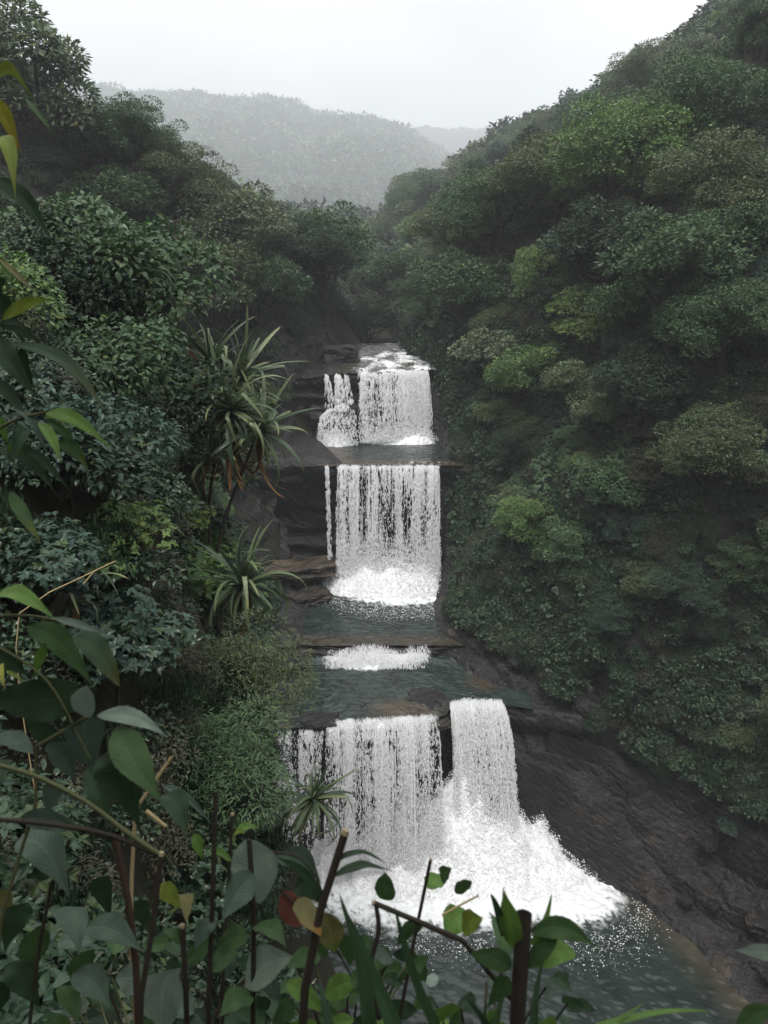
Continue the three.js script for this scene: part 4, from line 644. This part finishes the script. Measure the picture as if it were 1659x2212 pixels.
plant('leafy_shrub', 'shrub with toothed grey green leaves beside the arching twig', 'shrub', 1.15, [-120, 2420], [
  [[[190, 1548], [120, 1575], [72, 1625], [85, 1690], [60, 1800], [0, 2000]], 9, 'green', 0, 1], [[[120, 1340], [60, 1330], [-40, 1345], [-120, 1500]], 7, 'green'], [[[195, 1640], [100, 1470], [0, 1400], [-60, 1380]], 6, 'green'],
], [
  [-10, 1285, 124, 1342, 40, 'bright', 'lance', { bend: 0.25, tilt: 0.5 }], [114, 1334, 238, 1374, 16, 'pale', 'lance', { bend: 0.15 }], [58, 1352, 207, 1492, 56, 'green', 'lance', { bend: 0.22, tilt: 0.3 }], [163, 1372, 259, 1484, 54, 'dark', 'ovate', { ...YT, bend: 0.2, tilt: 0.3 }], [96, 1388, 74, 1468, 28, 'bright'], [2, 1440, 12, 1490, 22, 'yellow'], [14, 1448, 54, 1473, 9, 'lime'],
  [186, 1500, -14, 1512, 92, 'dark', 'ovate', { tilt: 0.15, bend: 0.05 }], [192, 1550, 184, 1482, 46, 'pale', 'ovate', { tilt: 0.1 }], [210, 1545, 364, 1594, 38, 'pale', 'lance', { bend: 0.12, tilt: 0.3 }], [190, 1548, 198, 1660, 82, 'grey', 'ovate', { tilt: 0.1 }], [252, 1570, 352, 1738, 74, 'green', 'lance', { tilt: 0.2, bend: 0.12 }], [218, 1635, 302, 1795, 92, 'dark', 'lance', { tilt: 0.1 }], [100, 1608, 165, 1690, 54, 'grey'], [-8, 1588, 72, 1628, 44, 'grey', 'ovate'], [350, 1698, 462, 1784, 24, 'grey', 'lance', { dz: 0.15 }], [352, 1716, 404, 1815, 58, 'dark', 'lance', { dz: 0.1 }], [44, 1766, 190, 1798, 46, 'grey', 'lance', { bend: 0.1 }],
  [-8, 1400, 60, 1460, 44, 'dark'], [20, 1640, -10, 1740, 50, 'dark'], [130, 1690, 100, 1770, 46, 'grey', 'lance', { dz: 0.1 }], [240, 1700, 330, 1760, 40, 'dark', 'lance', { dz: 0.15 }], [190, 1660, 235, 1790, 50, 'dark', 'lance', { dz: 0.12 }], [60, 1540, 150, 1640, 50, 'dark', 'ovate', { dz: 0.12 }],
]);
plant('twig', 'bare forked twig crossing low over dark leaves', 'twig', 1.05, [330, 2420], [
  [[[-30, 1645], [80, 1678], [190, 1735], [270, 1795], [348, 1848]], 11, 'green', 0], [[[-30, 1768], [120, 1782], [240, 1805], [348, 1848]], 11, 'brown', 0], [[[348, 1846], [340, 1940], [318, 2070], [300, 2230]], 15, 'brown', 1, 1],
], []);
plant('cut_stem', 'reddish brown cut stem among the dark leaves', 'stem', 1.25, [300, 2420], [[[[250, 1815], [268, 1900], [290, 2030], [300, 2230]], 18, 'red', 0, 1]], [[250, 2110, 336, 2140, 64, 'pale', 'lance', { tilt: 0.2 }], [185, 2003, 312, 2058, 60, 'grey', 'lance', { tilt: 0.3 }], [340, 1918, 392, 1962, 38, 'lime', 'ovate'], [392, 1935, 402, 1992, 30, 'olive', 'ovate']]);
plant('cut_stem', 'slender upright brown stem between the broad leaves', 'stem', 1.2, [450, 2420], [[[[466, 1712], [462, 1850], [455, 2050], [450, 2230]], 12, 'brown', 0, 1]], [[466, 1985, 420, 2060, 40, 'grey'], [455, 2100, 520, 2060, 40, 'green']]);
plant('cut_stem', 'thin stem with a pale cut tip', 'stem', 1.4, [480, 2420], [[[[502, 1760], [497, 1860], [488, 1990], [480, 2230]], 9, 'brown', 1, 1]], [[500, 1860, 450, 1840, 18, 'bright']]);
plant('cut_stem', 'short cut stem with pale top amid low leaves', 'stem', 1.2, [402, 2420], [[[[394, 2002], [400, 2100], [404, 2230]], 14, 'brown', 1, 1]], [[395, 2040, 350, 2010, 26, 'green'], [400, 2080, 470, 2030, 40, 'green'], [350, 2225, 392, 2090, 84, 'pale', 'lance', { tilt: 0.1 }]]);
plant('leafy_shrub', 'shrub topped by one large pale oval leaf', 'shrub', 1.2, [545, 2420], [[[[538, 1812], [548, 1960], [548, 2080], [545, 2230]], 12, 'brown', 0, 1]], [
  [534, 1812, 562, 1952, 96, 'pale', 'ovate', { tilt: -0.15, bend: 0.04 }], [505, 1803, 566, 1792, 17, 'bright'], [530, 1800, 500, 1815, 10, 'lime'], [596, 1848, 694, 1908, 50, 'grey', 'lance', { bend: 0.22 }], [548, 1885, 478, 1992, 62, 'grey', 'lance', { tilt: 0.3 }], [530, 2130, 640, 2068, 76, 'pale', 'lance', { tilt: 0.2 }], [540, 2020, 460, 2060, 50, 'green'], [550, 2000, 620, 2050, 46, 'green'], [420, 1800, 438, 1860, 24, 'bright'], [560, 2100, 610, 2180, 50, 'grey'], [545, 2150, 470, 2200, 56, 'green']]);
plant('cut_stem', 'thick slanting cut stem with two dark arched leaves', 'stem', 1.1, [640, 2420], [[[[745, 1800], [722, 1870], [694, 1960], [668, 2080], [650, 2230]], 21, 'brown', 1, 1], [[[700, 1938], [680, 1890], [640, 1850], [590, 1840]], 5, 'brown']], [
  [728, 1858, 834, 1866, 19, 'dark', 'blade', { bend: 0.2, tilt: 0.7 }], [720, 1895, 850, 1884, 25, 'dark', 'lance', { bend: 0.14, tilt: 0.8 }], [700, 1940, 590, 1850, 20, 'dark', 'lance', { bend: 0.1 }]]);
plant('leafy_shrub', 'shrub with one reddened leaf and olive round leaves', 'shrub', 1.15, [700, 2420], [[[[612, 1928], [660, 1990], [740, 2060], [800, 2090], [790, 2230]], 6, 'brown', 0, 1]], [
  [610, 1926, 656, 2000, 52, 'red', 'ovate', { tilt: 0.2, bend: 0.02 }], [652, 1938, 692, 2022, 52, 'olive', 'ovate', { tip: [1.5, 0.8, 0.6], bend: 0.02 }], [700, 1972, 722, 2058, 58, 'olive', 'ovate', { bend: 0.02, tip: [0.8, 1.2, 0.8] }], [748, 2020, 756, 2085, 54, 'green', 'ovate'], [636, 1920, 708, 1962, 50, 'dark', 'ovate'], [618, 2122, 696, 2186, 44, 'bright', 'ovate'], [700, 2152, 768, 2118, 50, 'bright', 'ovate'], [690, 2060, 620, 2090, 44, 'green', 'ovate'], [760, 2100, 800, 2160, 44, 'green', 'ovate'], [640, 2170, 590, 2212, 44, 'green', 'ovate']]);
plant('grass_clump', 'clump of broad dark grass blades in front of the foam', 'grass', 0.95, [900, 2450], [], [
  [800, 2330, 732, 1928, 42, 'blade', 'blade', { bend: 0.03, tilt: 0.4 }], [900, 2330, 752, 1975, 44, 'blade', 'blade', { bend: 0.06, tilt: 0.2 }], [1005, 2330, 852, 1955, 34, 'blade', 'blade', { bend: 0.03, tilt: 0.5 }], [830, 2330, 805, 2060, 30, 'blade', 'blade', { bend: 0 }], [960, 2330, 885, 2080, 26, 'blade', 'blade', { bend: 0.05 }], [1165, 2330, 1172, 2070, 34, 'blade', 'blade', { bend: 0 }], [1040, 2330, 1095, 2110, 26, 'green', 'blade', { bend: 0.04 }], [760, 2330, 690, 2110, 34, 'dark', 'blade'], [1090, 2330, 1010, 2160, 26, 'dark', 'blade']]);
plant('twig', 'knobbly broken twig with a pale end over the pool', 'twig', 1.05, [1120, 2450], [[[[808, 1950], [850, 1952], [905, 1978], [980, 2022], [1072, 2072], [1120, 2160]], 14, 'brown', 1, 1], [[[812, 1952], [818, 2010], [800, 2090], [820, 2200]], 12, 'brown']], [[875, 2100, 930, 2060, 30, 'green'], [850, 2075, 800, 2060, 34, 'pale', 'ovate']]);
plant('cut_stem', 'thin upright twig with small round leaves before the foam', 'stem', 1.2, [870, 2450], [[[[930, 1858], [922, 1910], [905, 1990], [880, 2090], [860, 2230]], 9, 'brown', 1, 1], [[[1034, 1934], [1000, 1952], [955, 1977]], 5, 'straw']], [
  [838, 1945, 832, 1884, 44, 'green', 'ovate', { tilt: 0.2, bend: 0 }], [925, 1920, 962, 1890, 46, 'bright', 'ovate', { bend: 0 }], [955, 1905, 975, 1876, 30, 'green', 'ovate', { bend: 0 }], [985, 1930, 1018, 1902, 30, 'green', 'ovate'], [960, 2010, 1015, 1975, 58, 'bright', 'ovate'], [1000, 2015, 1042, 1985, 44, 'lime', 'ovate'], [880, 2060, 920, 2120, 40, 'green', 'ovate'], [905, 1990, 860, 2040, 40, 'green', 'ovate']]);
plant('leafy_shrub', 'leafy shoot with a charred dark stub over the pool', 'shrub', 1.0, [1120, 2450], [[[[1132, 1972], [1128, 2040], [1120, 2130], [1118, 2230]], 40, 'brown', 0, 1]], [
  [1112, 2050, 1086, 1916, 46, 'bright', 'lance', { bend: 0, tilt: 0.2 }], [1150, 2040, 1192, 1930, 19, 'bright', 'blade', { bend: 0 }], [1100, 2070, 1056, 1968, 38, 'green', 'lance', { bend: 0 }], [1146, 2010, 1292, 2050, 46, 'green', 'lance', { bend: 0.25 }], [1150, 2085, 1245, 2062, 54, 'bright', 'ovate'], [1105, 2090, 1010, 2060, 44, 'green'], [1140, 2090, 1215, 2000, 36, 'green'], [1100, 2110, 1050, 2180, 40, 'green'], [1090, 2020, 1060, 1930, 22, 'dark', 'blade']]);
plant('grass_clump', 'single bright grass blade arching over the brown shallows', 'grass', 0.9, [1240, 2500], [], [[1230, 2300, 1395, 2165, 20, 'bright', 'blade', { bend: 0.05, tilt: 0.6 }], [1290, 2218, 1540, 2186, 20, 'bright', 'blade', { bend: 0.16, tilt: 0.7 }], [1590, 2230, 1690, 2180, 40, 'green', 'lance']]);
plant('leafy_branch', 'pale leaf tip reaching in beside the brown shallows', 'branch', 1.0, [1900, 2500], [[[[1690, 2062], [1760, 2070], [1850, 2200]], 6, 'green', 0, 1]], [[1700, 2062, 1584, 2052, 34, 'pale', 'lance', { tilt: 0.3, bend: 0.05 }], [1700, 2110, 1680, 2180, 30, 'green']]);
plant('leafy_shrub', 'dark shrub with blue grey toothed leaves under the forked twig', 'shrub', 1.3, [60, 2420], [[[[150, 1815], [100, 1950], [80, 2100], [60, 2230]], 9, 'brown', 0, 1]], [
  [42, 1812, 152, 1942, 82, 'grey', 'lance', { tilt: 0.2 }], [-12, 1928, 28, 2000, 34, 'olive'], [130, 1960, 172, 2064, 64, 'grey', 'lance', { tilt: 0.4 }], [60, 1950, 10, 2060, 60, 'dark'], [90, 2000, 60, 2120, 60, 'green'], [160, 2100, 240, 2180, 60, 'grey'], [20, 2080, 90, 2180, 60, 'dark'], [200, 1900, 240, 1990, 44, 'dark'], [130, 2130, 170, 2220, 50, 'green'], [0, 2120, -10, 2212, 60, 'dark'], [270, 1960, 330, 2020, 40, 'dark'], [110, 1880, 60, 1900, 40, 'dark'], [200, 2050, 150, 2120, 44, 'green']]);
plant('dry_stalk', 'dry straw stalk leaning over the blue green shrub', 'stalk', 5.5, [60, 1600], [[[[250, 1212], [170, 1250], [70, 1300], [40, 1330]], 3.2, 'straw', 0, 1], [[[205, 1232], [180, 1262]], 3, 'straw']], []);
plant('dry_stalk', 'broken straw coloured stick between dark leaves', 'stalk', 1.3, [300, 2420], [[[[372, 1634], [335, 1680], [302, 1710], [290, 1800], [285, 2100]], 9, 'straw', 0, 1], [[[358, 1786], [335, 1768], [315, 1752]], 10, 'straw']], []);
function leafFill(label, d, foot, box, n, sd, mats, big) { // a low bushy plant: many stalked leaves on short stems
  const r = rng(sd), L = [], S = [];
  for (let i = 0; i < n; i++) { const x = lerp(box[0], box[2], r()), y = lerp(box[1], box[3], Math.pow(r(), 0.8)), a = r() * 6.28, l = lerp(big[0], big[1], r()), dz = (r() - 0.3) * 0.5; L.push([x, y, x + Math.cos(a) * l, y + Math.sin(a) * l * 0.8 + 8, l * lerp(0.5, 0.8, r()), mats[Math.floor(r() * mats.length)], r() < 0.6 ? 'ovate' : 'lance', { dz, bend: r() * 0.15 }]); if (i % 3 === 0) S.push([[[x, y, dz], [lerp(x, foot[0], 0.3), y + 70, dz], [lerp(x, foot[0], 0.6), 2260, 0]], 6, r() < 0.5 ? 'brown' : 'green']); }
  S.push([[[foot[0], 2230], [foot[0], 2300]], 10, 'brown', 0, 1]); return plant('leafy_shrub', label, 'shrub', d, foot, S, L);
}
leafFill('low bush of rounded green leaves below the slanting cut stem', 1.5, [740, 2420], [600, 2030, 900, 2240], 30, 5, ['green', 'green', 'pale', 'bright', 'dark'], [36, 70]);
leafFill('low bush of fresh leaves around the charred stub', 1.4, [1040, 2440], [900, 2090, 1250, 2250], 26, 6, ['green', 'bright', 'dark', 'pale'], [34, 64]);
leafFill('dense dark bush of mixed leaves at the viewer feet', 1.7, [330, 2420], [120, 2010, 600, 2240], 40, 7, ['dark', 'green', 'grey', 'green', 'dark'], [40, 90]);
renderer.render(scene, camera);
